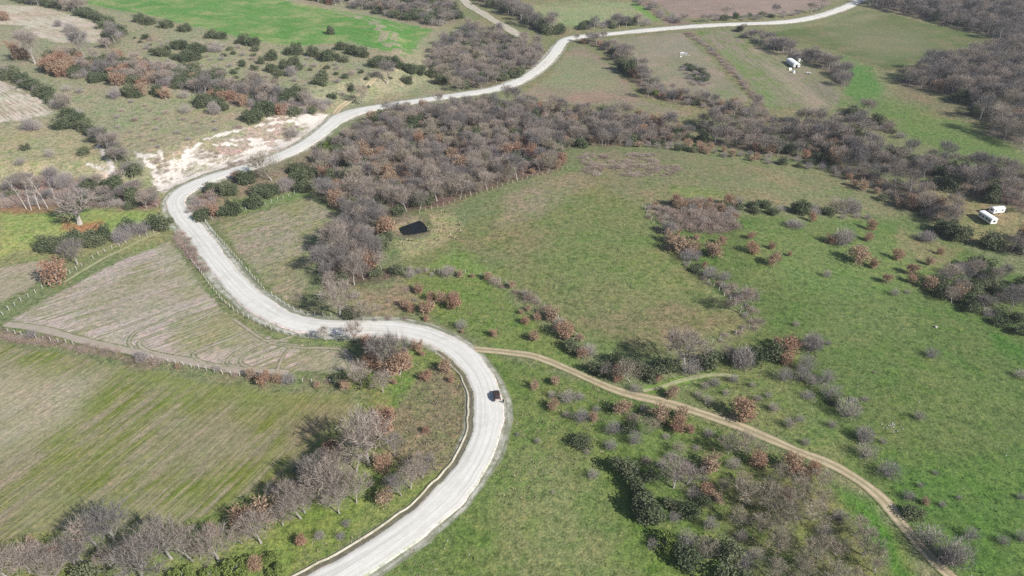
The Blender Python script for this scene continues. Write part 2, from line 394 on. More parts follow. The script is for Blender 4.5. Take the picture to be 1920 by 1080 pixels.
HEDGE_ROADN = [(1090, 58), (1140, 54), (1220, 48), (1222, 42), (1140, 46), (1090, 50)]
HEDGE_BROWN = [(1192, 4), (1215, 18), (1240, 36), (1262, 47), (1300, 45), (1262, 36), (1240, 20), (1215, 2)]
HEDGE_ROADN2 = [(1300, 44), (1340, 41), (1420, 37), (1470, 33), (1520, 26), (1560, 13), (1552, 10), (1500, 24), (1420, 29), (1340, 33)]
HEDGE_MID = [(1068, 78), (1120, 86), (1145, 104), (1165, 132), (1190, 150), (1212, 184), (1240, 186), (1320, 204), (1400, 224), (1440, 244), (1480, 226), (1430, 214), (1330, 190), (1250, 172), (1225, 150), (1200, 122), (1165, 96), (1130, 80)]
HEDGE_R = [(1382, 56), (1440, 78), (1500, 100), (1555, 112), (1585, 140), (1592, 160), (1575, 165), (1560, 140), (1530, 122), (1490, 112), (1440, 92), (1390, 70)]
HEDGE_LINE = [(1283, 62), (1330, 97), (1370, 137), (1400, 172), (1425, 208), (1435, 205), (1408, 168), (1378, 132), (1338, 92), (1292, 60)]
HEDGE_RLOW = [(1600, 205), (1640, 216), (1680, 240), (1700, 262), (1660, 262), (1630, 240), (1590, 222)]
PATCH = [(1270, 126), (1305, 122), (1325, 140), (1332, 164), (1300, 160), (1285, 145)]
THICK_L = [(5, 345), (60, 335), (130, 335), (235, 345), (300, 375), (300, 388), (240, 392), (120, 384), (5, 388)]
THICK_P = [(1222, 388), (1290, 378), (1380, 386), (1385, 430), (1335, 442), (1270, 432), (1238, 408)]
THICK_N = [(1085, 285), (1255, 292), (1275, 318), (1260, 332), (1100, 330), (1090, 310)]
THICK_ROADL = [(325, 436), (350, 440), (375, 485), (392, 510), (378, 508), (355, 485), (335, 465)]
THICK_BEND = [(345, 388), (360, 372), (400, 362), (402, 382), (375, 398), (352, 400)]
BANK = [(262, 296), (300, 292), (350, 286), (385, 274), (410, 288), (500, 276), (550, 258), (568, 226), (606, 220), (630, 216), (600, 243), (565, 268), (480, 297), (400, 322), (335, 347), (312, 362), (300, 345), (282, 324)]

FIELDS = [  # name, polygon, material args, step
 ('wheat_field', [(100, -40), (120, -15), (146, 0), (160, 9), (220, 21), (270, 29), (325, 43), (383, 57), (440, 71), (480, 79), (530, 87), (585, 88), (620, 84), (640, 80), (675, 87), (700, 94),
   (730, 100), (750, 111), (775, 111), (790, 100), (795, 85), (803, 70), (822, 54), (755, 42), (705, 32), (655, 22), (605, 12), (562, 5), (540, 0), (480, -25)],
   dict(ca=alb(90, 144, 64), cb=alb(110, 152, 78), cc=alb(150, 166, 108), px=[(160, 9), (480, 79)], streak=1.1, amt=.6), 7),
 ('pale_field', [(-60, 5), (0, 8), (75, 9), (105, 18), (155, 32), (190, 42), (213, 60), (190, 83), (150, 80), (115, 82), (85, 78), (60, 68), (35, 50), (-60, 42)],
   dict(ca=alb(196, 186, 164), cb=alb(205, 198, 178), cc=alb(172, 168, 138), px=[(0, 8), (213, 60)], streak=.8, amt=.6), 6),
 ('pale_field', [(-60, 140), (0, 147), (32, 160), (55, 173), (85, 184), (110, 212), (106, 225), (62, 222), (38, 230), (0, 232), (-60, 235)],
   dict(ca=alb(200, 190, 170), cb=alb(210, 203, 186), cc=alb(170, 166, 138), px=[(0, 147), (110, 212)], streak=.8, amt=.6), 5),
 ('fallow_field', [(1064, 84), (1100, 87), (1120, 99), (1140, 114), (1165, 137), (1208, 186), (1310, 212), (1290, 222), (1245, 222), (1190, 206), (1110, 202), (1010, 190), (965, 180), (985, 166), (1022, 142), (1046, 112)],
   dict(ca=alb(140, 136, 110), cb=alb(150, 142, 118), cc=alb(158, 138, 120), px=[(985, 166), (1165, 150)], streak=.7, amt=.6), 6),
 ('fallow_field', [(1140, 71), (1280, 58), (1300, 76), (1338, 110), (1372, 150), (1408, 186), (1420, 208), (1330, 182), (1250, 170), (1218, 148), (1194, 115), (1165, 92)],
   dict(ca=alb(150, 142, 122), cb=alb(138, 140, 108), cc=alb(165, 152, 132), px=[(1160, 75), (1330, 182)], streak=.9, amt=.4), 6),
 ('striped_field', [(1294, 58), (1380, 53), (1420, 68), (1460, 88), (1530, 130), (1575, 158), (1585, 180), (1575, 205), (1560, 218), (1470, 203), (1440, 207), (1418, 190), (1376, 137), (1340, 94)],
   dict(ca=alb(150, 138, 122), cb=alb(140, 142, 108), cc=alb(112, 138, 76), px=[(1340, 75), (1520, 210)], streak=1.3, amt=.6), 6),
 ('right_pasture', [(1425, 63), (1480, 53), (1540, 45), (1600, 20), (1630, 17), (1690, 29), (1765, 49), (1840, 66), (1875, 76), (1853, 90), (1778, 102), (1715, 123), (1690, 135), (1660, 133), (1615, 118), (1565, 99), (1515, 86), (1460, 71)],
   dict(ca=alb(108, 122, 74), cb=alb(94, 112, 62), cc=alb(128, 126, 90), px=[(1460, 66), (1780, 60)], streak=.9, amt=.4), 7),
 ('ploughed_field', [(1180, -30), (1210, -4), (1232, 12), (1262, 35), (1300, 36), (1345, 34), (1440, 31), (1500, 26), (1560, 11), (1572, 0), (1600, -25)],
   dict(ca=alb(164, 146, 132), cb=alb(150, 134, 120), px=[(1262, 35), (1500, 26)], streak=.9, amt=.3), 8),
 ('stubble_field', [(322, 450), (302, 457), (225, 487), (150, 524), (80, 562), (20, 598), (10, 610), (60, 618), (150, 640), (300, 672), (400, 690), (480, 702), (560, 702), (630, 702), (685, 697), (672, 672), (655, 652), (600, 650), (520, 635), (470, 612), (425, 580), (395, 547), (365, 507), (342, 472)],
   dict(ca=alb(192, 178, 168), cb=alb(180, 172, 154), cc=alb(152, 156, 118), px=[(150, 640), (380, 560)], streak=.7, amt=.6), 3),
 ('stubble_field', [(-60, 515), (0, 500), (60, 487), (105, 490), (122, 500), (100, 518), (50, 548), (0, 572), (-60, 600)],
   dict(ca=alb(176, 166, 144), cb=alb(164, 158, 130), px=[(0, 560), (110, 500)], streak=.7, amt=.5), 3),
 ('lower_field', [(-90, 620), (0, 642), (120, 658), (280, 688), (400, 712), (520, 726), (600, 732), (690, 740), (670, 780), (640, 805), (600, 835), (560, 872), (520, 912), (440, 945), (400, 970), (350, 985), (250, 1000), (120, 1000), (60, 1010), (0, 1020), (-90, 1030)],
   dict(ca=alb(154, 146, 118), cb=alb(134, 138, 86), cc=alb(120, 136, 62), px=[(180, 900), (330, 780)], streak=1.25, amt=.5, across=.8), 3),
 ('roadside_field', [(400, 422), (590, 364), (612, 385), (640, 412), (652, 424), (640, 450), (608, 480), (590, 520), (580, 560), (566, 578), (520, 557), (480, 522), (440, 472)],
   dict(ca=alb(142, 142, 108), cb=alb(160, 152, 130), cc=alb(134, 144, 94), px=[(420, 430), (590, 370)], streak=.25, amt=.9, fine=.3), 3),
]

PAINT = [  # polygon, softness px, colour, strength
 ([(-200, -200), (860, -200), (850, 190), (640, 225), (480, 320), (300, 350), (-200, 350)], 50, (146, 148, 116), 1.),
 ([(850, -200), (2200, -200), (2200, 300), (1300, 260), (900, 190)], 30, (126, 130, 92), 1.),
 ([(985, 10), (1190, 5), (1240, 40), (1080, 52), (1020, 40)], 8, (140, 152, 108), 1.),
 ([(1186, 2), (1205, 10), (1238, 40), (1225, 40), (1195, 20)], 3, (112, 150, 72), 1.),
 ([(1330, 85), (1360, 95), (1440, 180), (1465, 200), (1435, 200), (1380, 140)], 6, (110, 140, 72), .9),
 ([(1580, 110), (1640, 130), (1660, 190), (1610, 210), (1585, 170)], 10, (92, 130, 66), 1.),
 ([(1560, 195), (1640, 180), (1850, 225), (1925, 290), (1925, 330), (1760, 295), (1660, 225)], 15, (104, 126, 70), 1.),
 ([(1690, 150), (1800, 190), (1860, 240), (1780, 225), (1680, 180)], 12, (122, 118, 88), .8),
 ([(-200, 350), (330, 350), (340, 430), (300, 470), (-200, 520)], 20, (138, 142, 96), 1.),
 ([(-200, 240), (60, 238), (200, 262), (240, 330), (-200, 345)], 16, (152, 154, 116), 1.),
 ([(0, 398), (120, 396), (240, 388), (292, 392), (300, 420), (160, 445), (90, 462), (0, 475)], 8, (136, 156, 88), 1.),
 ([(0, 440), (120, 425), (60, 470), (0, 478)], 14, (158, 166, 100), .8),
 ([(-50, 380), (60, 378), (112, 384), (112, 395), (60, 402), (-50, 398)], 6, (146, 116, 86), .85),
 ([(118, 415), (150, 422), (190, 415), (190, 430), (150, 438), (118, 430)], 8, (165, 122, 88), .9),
 ([(180, 312), (206, 302), (222, 340), (216, 352), (190, 340)], 6, (216, 202, 178), .85),
 ([(190, 275), (205, 285), (222, 335), (210, 335)], 4, (205, 190, 160), .8),
 ([(330, 345), (600, 260), (640, 300), (600, 365), (400, 420), (350, 400)], 10, (132, 128, 100), 1.),
 ([(430, 372), (500, 372), (590, 355), (585, 370), (480, 395), (420, 405)], 8, (120, 140, 86), .9),
 (W_MAIN, 8, (112, 98, 84), 1.), (W_SOUTH, 8, (108, 96, 80), 1.), (W_VLOW, 8, (108, 98, 84), 1.), (W_VUP, 8, (104, 96, 82), 1.),
 (W_BIG, 8, (96, 90, 80), 1.), (W_TOP, 6, (98, 92, 82), 1.), (W_TOPMID, 10, (120, 112, 92), .9), (HEDGE_TOP, 8, (130, 126, 104), .9), (W_TOPR, 6, (104, 98, 86), .9),
 (SCRUB_L, 8, (136, 124, 108), .9), (HEDGE1, 5, (118, 118, 92), .9), (HEDGE2, 5, (110, 112, 84), .9), (HEDGE_MID, 4, (116, 104, 90), .9),
 (HEDGE_R, 4, (106, 98, 86), .9), (HEDGE_LINE, 2, (128, 112, 94), .9), (PATCH, 4, (122, 116, 94), .9), (HEDGE_BROWN, 4, (136, 118, 106), .9),
 (THICK_L, 8, (134, 116, 104), 1.), (THICK_P, 6, (146, 128, 116), 1.), (THICK_N, 10, (142, 124, 108), 1.), (THICK_ROADL, 4, (134, 116, 106), 1.), (THICK_BEND, 4, (128, 110, 102), 1.),
 ([(1540, 305), (1700, 385), (1640, 385), (1560, 330)], 10, (148, 140, 116), .6),
 ([(1788, 384), (1900, 384), (1930, 432), (1905, 460), (1842, 464), (1802, 444)], 5, (134, 136, 92), 1.),
 ([(1690, 330), (1750, 345), (1860, 388), (1925, 405), (1925, 440), (1830, 412), (1750, 375)], 5, (142, 138, 98), 1.),
 ([(400, 262), (470, 240), (520, 216), (566, 218), (560, 262), (480, 285), (410, 302)], 7, (158, 148, 132), .9),
 ([(290, 345), (340, 350), (420, 325), (560, 272), (640, 222), (600, 232), (400, 312), (300, 335)], 6, (196, 186, 168), .8),
 # central pasture
 ([(770, 470), (1070, 320), (1220, 390), (1330, 545), (1412, 605), (1320, 655), (1200, 668), (1112, 655), (1000, 553), (900, 515), (760, 512)], 10, (117, 128, 80), 1.),
 ([(1070, 320), (1085, 280), (1540, 310), (1640, 355), (1720, 420), (1500, 390), (1220, 385)], 16, (126, 129, 92), .9),
 ([(960, 360), (1060, 325), (1110, 345), (1010, 400), (930, 420)], 16, (146, 138, 112), .8),
 ([(800, 400), (850, 395), (870, 430), (820, 470), (760, 480), (740, 455), (800, 445)], 8, (158, 156, 114), .9),
 ([(742, 428), (787, 412), (797, 419), (805, 432), (804, 441), (780, 446), (755, 447), (746, 436)], 3, (118, 110, 90), .8),
 ([(735, 408), (780, 402), (800, 412), (750, 430), (750, 445), (735, 440)], 5, (134, 124, 104), .8),
 ([(855, 460), (930, 500), (905, 520), (860, 512), (810, 498)], 10, (112, 142, 70), .8),
 ([(1250, 350), (1350, 355), (1380, 372), (1270, 378)], 10, (112, 138, 70), .6),
 ([(1000, 470), (1200, 440), (1290, 540), (1150, 560), (1010, 520)], 30, (112, 129, 74), .5),
 ([(1090, 600), (1250, 570), (1390, 600), (1300, 640), (1180, 655)], 16, (132, 124, 92), .8),
 ([(820, 460), (960, 420), (1060, 440), (1000, 500), (900, 500)], 26, (132, 128, 96), .4),
 ([(1040, 520), (1160, 520), (1250, 580), (1120, 620), (1040, 580)], 30, (130, 128, 94), .35),
 # right meadow
 ([(1225, 400), (1500, 410), (1720, 420), (1925, 520), (2200, 560), (2200, 1250), (1800, 1250), (1750, 1040), (1650, 920), (1430, 800), (1350, 730), (1330, 660), (1420, 610), (1330, 530)], 14, (96, 117, 64), 1.),
 ([(1500, 560), (1700, 560), (1720, 640), (1560, 680)], 45, (108, 124, 74), .6),
 ([(1640, 740), (1850, 700), (1900, 800), (1700, 850)], 50, (106, 120, 70), .6),
 ([(1400, 420), (1700, 440), (1800, 520), (1600, 560), (1420, 520)], 40, (108, 130, 74), .8),
 ([(1690, 430), (1800, 470), (1760, 500), (1680, 470)], 14, (128, 128, 90), .8),
 ([(1650, 690), (1900, 660), (1920, 760), (1750, 800)], 40, (100, 120, 66), .7),
 ([(1850, 620), (1925, 640), (1925, 690), (1870, 660)], 10, (70, 112, 44), .8),
 ([(1640, 860), (2000, 860), (2000, 1150), (1800, 1100), (1700, 960)], 40, (86, 120, 54), .7),
 ([(1355, 690), (1440, 680), (1500, 740), (1640, 870), (1600, 880), (1440, 810), (1300, 760), (1230, 740), (1330, 720)], 12, (112, 128, 76), .9),
 ([(1200, 725), (1340, 695), (1330, 705), (1220, 742)], 5, (112, 148, 60), .9),
 # near middle
 ([(905, 660), (1110, 720), (1380, 805), (1700, 1005), (1800, 1250), (600, 1250), (700, 1080), (900, 900), (955, 800), (945, 720)], 10, (106, 126, 68), 1.),
 ([(960, 850), (1080, 840), (1130, 960), (1180, 1100), (950, 1100), (930, 950)], 50, (126, 134, 88), .8),
 ([(1120, 820), (1200, 860), (1230, 1000), (1330, 1100), (1230, 1100), (1160, 950)], 18, (104, 128, 60), .8),
 ([(1550, 900), (1640, 950), (1700, 1060), (1760, 1100), (1690, 1100), (1600, 990)], 12, (78, 124, 46), .9),
 ([(1380, 880), (1480, 850), (1560, 910), (1660, 1080), (1660, 1200), (1380, 1200), (1360, 960)], 20, (116, 124, 76), .85),
 ([(740, 580), (760, 520), (900, 520), (960, 560), (1130, 710), (1090, 700), (930, 650), (860, 610)], 10, (112, 132, 72), 1.),
 ([(650, 545), (760, 530), (790, 560), (740, 600), (660, 600)], 12, (140, 132, 102), .9),
 ([(700, 610), (900, 690), (895, 780), (860, 870), (760, 960), (600, 1060), (400, 1250), (-200, 1250), (-200, 1010), (250, 990), (440, 950), (600, 840), (690, 740), (620, 720), (690, 690)], 12, (124, 136, 78), 1.),
 ([(770, 700), (850, 690), (880, 740), (880, 800), (845, 870), (770, 900), (735, 850), (735, 770)], 12, (130, 126, 94), 1.),
 ([(735, 720), (760, 700), (790, 700), (745, 770), (725, 780)], 8, (112, 138, 70), .8),
 ([(560, 930), (700, 900), (660, 1000), (560, 1050), (450, 1060)], 30, (118, 138, 66), .7),
 ([(0, 618), (120, 640), (280, 672), (300, 684), (280, 690), (120, 655), (0, 636)], 4, (132, 120, 100), .9),
 ([(430, 585), (520, 628), (660, 640), (700, 690), (650, 650), (500, 636), (410, 575)], 4, (116, 136, 84), .8),
]

def paint(X, Y, Z):
    px, py = project(X, Y, Z)
    px = np.clip(px, -180, 2100); py = np.clip(py, -150, 1200)
    wob = 10 * (vnoise(X / 9, Y / 9) - .5) + 6 * (vnoise(X / 3 + 9, Y / 3) - .5)
    C = np.tile(np.array(alb(120, 130, 90)), (len(X), 1))
    for poly, soft, c, k in PAINT:
        P = np.asarray(poly, float); m = 3 * soft + 8
        sel = (px > P[:, 0].min() - m) & (px < P[:, 0].max() + m) & (py > P[:, 1].min() - m) & (py < P[:, 1].max() + m)
        if not sel.any(): continue
        x, y = px[sel], py[sel]
        d = seg_dist(x, y, P, True); s = np.where(inside(x, y, P), d, -d) + wob[sel] * min(1.5, .12 * soft + .25)
        w = (smooth(-soft, soft, s) * k)[:, None]
        C[sel] = C[sel] * (1 - w) + np.array(alb(*c)) * w
    return C

FPAINT = {'lower_field': [([(-120, 690), (40, 690), (190, 705), (150, 790), (40, 850), (-120, 880)], 45, (178, 170, 146), .85),
   ([(190, 686), (330, 694), (520, 728), (690, 742), (640, 790), (470, 765), (300, 738)], 22, (124, 136, 70), .9),
   ([(520, 770), (690, 748), (640, 805), (540, 860)], 22, (146, 132, 104), .8), ([(40, 925), (420, 950), (60, 1010)], 25, (142, 144, 98), .8), ([(300, 790), (430, 770), (500, 830), (380, 890)], 30, (156, 146, 122), .6)],
 'stubble_field': [([(330, 590), (420, 580), (520, 650), (420, 672), (330, 660)], 16, (142, 148, 98), .8), ([(120, 560), (300, 500), (380, 560), (200, 620)], 25, (164, 158, 134), .6),
   ([(560, 655), (650, 655), (670, 690), (560, 694)], 10, (150, 150, 112), .8), ([(300, 455), (345, 470), (390, 550), (350, 560), (320, 500)], 10, (150, 154, 112), .8)],
 'striped_field': [([(1335, 78), (1368, 92), (1450, 180), (1470, 202), (1440, 205), (1385, 145)], 8, (112, 138, 76), 1.), ([(1530, 130), (1575, 158), (1580, 190), (1540, 200), (1500, 170)], 10, (128, 122, 104), .8), ([(1400, 80), (1500, 150), (1560, 215), (1520, 210), (1440, 140)], 6, (172, 156, 136), .7)],
 'fallow_field': [([(985, 168), (1040, 110), (1100, 100), (1165, 150), (1150, 172), (1060, 165)], 14, (140, 148, 108), .9), ([(1340, 150), (1410, 190), (1330, 180)], 10, (130, 142, 92), .7), ([(1170, 80), (1280, 62), (1320, 100), (1230, 110)], 12, (152, 146, 128), .7)],
 'right_pasture': [([(1560, 60), (1700, 60), (1760, 95), (1640, 110)], 22, (128, 128, 92), .8), ([(1600, 25), (1660, 28), (1600, 45), (1540, 52)], 8, (146, 144, 104), .7)]}
def overlay(name, X, Y, Z):
    px, py = project(X, Y, Z); C = np.tile(np.array(alb(140, 140, 110)), (len(X), 1)); Wt = np.zeros(len(X))
    wob = 14 * (vnoise(X / 12, Y / 12) - .5)
    for poly, soft, c, k in FPAINT.get(name, []):
        P = np.asarray(poly, float); d = seg_dist(px, py, P, True); w = smooth(-soft, soft, np.where(inside(px, py, P), d, -d) + wob) * k
        C = C * (1 - w[:, None]) + np.array(alb(*c)) * w[:, None]; Wt = np.maximum(Wt, w)
    return C, Wt

STROKES = [([(264, 290), (272, 303), (292, 312), (290, 330), (304, 345)], 4), ([(250, 282), (270, 296)], 3), ([(186, 272), (204, 300), (217, 336)], 6), ([(165, 308), (196, 318), (210, 330)], 4), ([(300, 352), (285, 338)], 3), ([(205, 340), (222, 352)], 3), ([(300, 287), (312, 320), (322, 345)], 4), ([(326, 284), (322, 320), (330, 342)], 4), ([(352, 281), (336, 312), (335, 340)], 4), ([(252, 295), (300, 289)], 3),
  ([(375, 268), (350, 292), (345, 325)], 3), ([(380, 262), (408, 254), (440, 247), (460, 240)], 2.4), ([(425, 250), (450, 243)], 4), ([(300, 352), (345, 338), (400, 322), (450, 308), (500, 290)], 6), ([(410, 312), (450, 300), (480, 290)], 6), ([(440, 292), (500, 276), (560, 268)], 4.5),
  ([(400, 272), (470, 270), (530, 262), (560, 255)], 2.0), ([(420, 262), (500, 262)], 1.5), ([(470, 240), (520, 228), (550, 226)], 1.6), ([(480, 247), (530, 240)], 1.5), ([(500, 222), (550, 220)], 1.5),
  ([(562, 222), (605, 222), (598, 240), (575, 262)], 9), ([(585, 228), (590, 245)], 10), ([(545, 268), (565, 258)], 5), ([(610, 218), (640, 214)], 4), ([(350, 300), (372, 300), (395, 310)], 3), ([(560, 222), (548, 262)], 3)]
def chalkmask(X, Y, Z):
    px, py = project(X, Y, Z); d = seg_dist(px, py, BANK, True)
    wob0 = 24 * (vnoise(X / 6, Y / 5) - .5) + 8 * (vnoise(X / 1.8, Y / 1.8) - .5)
    base = .62 * smooth(-6, 9, np.where(inside(px, py, BANK), d, -d) + wob0)
    near = np.where((px > 140) & (px < 680) & (py > 180) & (py < 380))[0]; m = np.zeros(len(X)); x, y = px[near], py[near]
    wob = 6.0 * (vnoise(X[near] / 2.6, Y[near] / 2.6) - .5) + 3.0 * (vnoise(X[near] / .9, Y[near] / .9) - .5)
    for P, w in STROKES: m[near] = np.maximum(m[near], (1 - smooth(w * .3, w * 1.7, seg_dist(x, y, P) * 1.0 + wob)) * 1.0)
    return np.maximum(base, m)

# ------------------------------------------------------------------ terrain: one sheet, finer near the viewer
ys = [25.0]
while ys[-1] < 1000: ys.append(ys[-1] + max(.8, .0052 * ys[-1]))
ys = [-3000, -1200, -500, -200, -80, -20] + ys
while ys[-1] < 9000: ys.append(ys[-1] * 1.12)
ys = np.array(ys)
cs = np.linspace(-1, 1, 430); outer = 1 + (np.geomspace(1.0, 60, 26) - 1 + np.arange(26) * .06)[1:]
cs = np.concatenate([-outer[::-1], cs, outer])
wy = 45 + .80 * np.clip(ys, 40, 1200)
X = (cs[None, :] * wy[:, None]).ravel(); Y = np.repeat(ys, len(cs)); Z = hz(X, Y)
ny, nx = len(ys), len(cs); i = np.arange((ny - 1) * (nx - 1)); r, cc_ = i // (nx - 1), i % (nx - 1); a0 = r * nx + cc_
F = np.stack([a0, a0 + 1, a0 + nx + 1, a0 + nx], 1)
me = mesh_np('ground', np.stack([X, Y, Z], 1), F, MG, True)
cattr(me, 'col', paint(X, Y, Z)); fattr(me, 'chalk', chalkmask(X, Y, Z))
link('ground', me, kind='structure')

def sheet(name, poly, mat, dz, step, fade, jit=.5):
    P = WP(poly); B = []
    for p, n in zip(P, np.roll(P, -1, 0)):
        L = np.hypot(*(n - p)); k = max(1, int(L / step))
        for j in range(k): B.append(p + (n - p) * j / k)
    B = np.array(B); B = B + (RNG.random(B.shape) - .5) * jit
    lo, hi = B.min(0), B.max(0)
    gx, gy = np.meshgrid(np.arange(lo[0], hi[0], step), np.arange(lo[1], hi[1], step))
    gx = gx.ravel() + (RNG.random(gx.size) - .5) * step * .3; gy = gy.ravel() + (RNG.random(gy.size) - .5) * step * .3
    k = inside(gx, gy, B) & (seg_dist(gx, gy, B, True) > step * .5)
    V2 = [Vector((x, y)) for x, y in B] + [Vector((x, y)) for x, y in zip(gx[k], gy[k])]
    n = len(B)
    vo, _, fo, *_ = delaunay_2d_cdt(V2, [(j, (j + 1) % n) for j in range(n)], [], 1, 1e-4)
    V = np.array([(v.x, v.y) for v in vo]); z = hz(V[:, 0], V[:, 1])
    F = []
    for f in fo:
        a_, b_, c_ = (V[j] for j in f[:3])
        F.append(f if (b_[0] - a_[0]) * (c_[1] - a_[1]) - (b_[1] - a_[1]) * (c_[0] - a_[0]) > 0 else f[::-1])
    me = mesh_np(name, np.column_stack([V, z + dz]), F, mat, True)
    ov, ow = overlay(name, V[:, 0], V[:, 1], z); cattr(me, 'ov', ov); fattr(me, 'ow', ow)
    fattr(me, 'edge', np.clip(seg_dist(V[:, 0], V[:, 1], B, True) / fade, 0, 1)); cattr(me, 'col', paint(V[:, 0], V[:, 1], z))
    return link(name, me, kind='structure')

for k, (name, poly, args, step) in enumerate(FIELDS):
    (x0, y0), (x1, y1) = WP(args.pop('px')); args['ang'] = math.atan2(y1 - y0, x1 - x0)
    sheet(name, poly, field_mat(name, **args), .05 + .02 * (step > 4), step, 1.5 if step < 4 else 2.2)

def catmull(P, n_per):
    P = np.asarray(P, float); Q = np.vstack([2 * P[0] - P[1], P, 2 * P[-1] - P[-2]]); out = []
    for j in range(1, len(Q) - 2):
        p0, p1, p2, p3 = Q[j - 1:j + 3]
        for s in np.arange(n_per) / n_per:
            out.append(.5 * (2 * p1 + (p2 - p0) * s + (2 * p0 - 5 * p1 + 4 * p2 - p3) * s * s + (3 * p1 - p0 - 3 * p2 + p3) * s ** 3))
    out.append(P[-1]); return np.array(out)

def even(P, step):
    s = np.concatenate([[0], np.cumsum(np.hypot(*np.diff(P, axis=0).T))]); n = max(2, int(s[-1] / step))
    q = np.linspace(0, s[-1], n + 1); return np.column_stack([np.interp(q, s, P[:, k]) for k in range(P.shape[1])]), q

def strip(name, cw, prof, mat, fade, kind='structure', dz0=.1, under=None):
    """cw rows: x, y, half width; prof: list of (u, dz)"""
    T = np.gradient(cw[:, :2], axis=0); T /= np.linalg.norm(T, axis=1)[:, None] + 1e-9
    Nn = np.column_stack([-T[:, 1], T[:, 0]])      # to the left of travel
    m = len(prof); V, U, E, VV = [], [], [], []
    s = np.concatenate([[0], np.cumsum(np.hypot(*np.diff(cw[:, :2], axis=0).T))])
    for u, dz in prof:
        p = cw[:, :2] - Nn * (u * cw[:, 2])[:, None]
        V.append(np.column_stack([p, hz(p[:, 0], p[:, 1]) + dz + dz0])); U.append(np.full(len(p), u))
        E.append(np.clip((1 - abs(u)) * cw[:, 2] / fade, 0, 1)); VV.append(s)
    V = np.concatenate(V); n = len(cw); F = []
    for j in range(m - 1):
        a_ = j * n + np.arange(n - 1); F.append(np.stack([a_, a_ + n, a_ + n + 1, a_ + 1], 1))
    F = np.concatenate(F)
    me = mesh_np(name, V, F[:, ::-1], mat, True)
    if me.polygons[0].normal.z < 0: me.flip_normals()
    fattr(me, 'u', np.concatenate(U)); fattr(me, 'edge', np.concatenate(E)); fattr(me, 'v', np.concatenate(VV)); cattr(me, 'col', paint(V[:, 0], V[:, 1], V[:, 2]) if under is None else np.tile(np.array(under), (len(V), 1)))
    return link(name, me, kind=kind)

# the white gravel road: centre line and width out of its two edges
L = even(catmull(WP(ROAD_L), 6), .8)[0]; Rr = even(catmull(WP(ROAD_R), 6), .8)[0]
cw = []
for p in L[::2]:
    d = np.hypot(Rr[:, 0] - p[0], Rr[:, 1] - p[1]); j = d.argmin(); cw.append((*(p + Rr[j]) / 2, d[j] / 2))
cw = np.array(cw)
ker = np.ones(9) / 9
def sm(A): return np.column_stack([np.convolve(np.pad(A[:, k], 4, 'edge'), ker, 'valid') for k in range(A.shape[1])])
cw[:, 2] = np.clip(cw[:, 2], 3.6, 6.4)
cw = sm(sm(cw)); cw, _ = even(cw, 1.6); cw[:, 2] += .55 * (vnoise(np.arange(len(cw)) / 5.3, np.zeros(len(cw)) + 8) - .5) + .5 * (vnoise(np.arange(len(cw)) / 1.7, np.zeros(len(cw)) + 18) - .5); ROADC = cw
M['verge'] = strip_mat('gravel_verge', alb(212, 208, 194), alb(158, 158, 134), alb(120, 126, 96))
M['road'] = strip_mat('white_gravel', alb(240, 238, 226), alb(232, 229, 217), alb(212, 208, 197))
M['ditch_shade'] = strip_mat('painted_ditch_shade', alb(112, 104, 92), alb(134, 126, 108), None)  # earth darkened to paint in the shade of the ditch wall
M['cut'] = strip_mat('cream_earth', alb(206, 198, 178), alb(178, 170, 146), None)
M['track'] = strip_mat('dirt_track', alb(208, 190, 158), alb(188, 170, 138), alb(150, 144, 104), .75)
M['spur'] = strip_mat('pale_track', alb(180, 180, 138), alb(160, 162, 116), None)
M['wheelmark'] = strip_mat('wheel_mark', alb(186, 173, 156), alb(176, 164, 144), None)
vg = cw.copy(); vg[:, 2] = cw[:, 2] + 2.6 + 1.6 * (vnoise(np.arange(len(cw)) / 9, np.zeros(len(cw)) + 3) - .5)
strip('road_verge', vg, [(-1, 0), (-.8, .03), (-.5, .05), (0, .05), (.5, .05), (.8, .04), (1, 0)], M['verge'], 1.6, dz0=.06)
strip('gravel_road', cw, [(-1.06, -.1), (-1., .14), (-.93, .22), (-.7, .26), (-.45, .24), (-.2, .28), (0, .29), (.2, .28), (.45, .24), (.7, .26), (.93, .22), (1, .14), (1.06, -.1)],
      M['road'], .7, dz0=.08, under=alb(206, 202, 186))
# the ditch cut on the inside of the near bend: cream earth lip, the trough's shade painted as a dark strip
def offset_line(c, u_add, i0, i1, half):
    T = np.gradient(c[:, :2], axis=0); T /= np.linalg.norm(T, axis=1)[:, None]; Nn = np.column_stack([-T[:, 1], T[:, 0]])
    p = c[:, :2] + Nn * (c[:, 2] + u_add)[:, None]; return np.column_stack([p, np.full(len(p), half)])[i0:i1]
kx = project(cw[:, 0], cw[:, 1], hz(cw[:, 0], cw[:, 1]))
near_bend = np.where((kx[1] > 640) & (kx[0] > 500))[0]; i1 = near_bend.max()
lip = offset_line(cw, 1.35, 0, i1, .34); lip[:, 2] *= .75 + .5 * vnoise(np.arange(len(lip)) / 4, np.zeros(len(lip)))
strip('ditch_bank', lip, [(-1, .0), (-.6, .26), (-.1, .30), (.5, .1), (1, -.05)], M['cut'], .10, dz0=.06)
tr = offset_line(cw, .55, 0, i1, .5); strip('ditch', tr, [(-1, .0), (0, .03), (1, .0)], M['ditch_shade'], .3, dz0=.13)

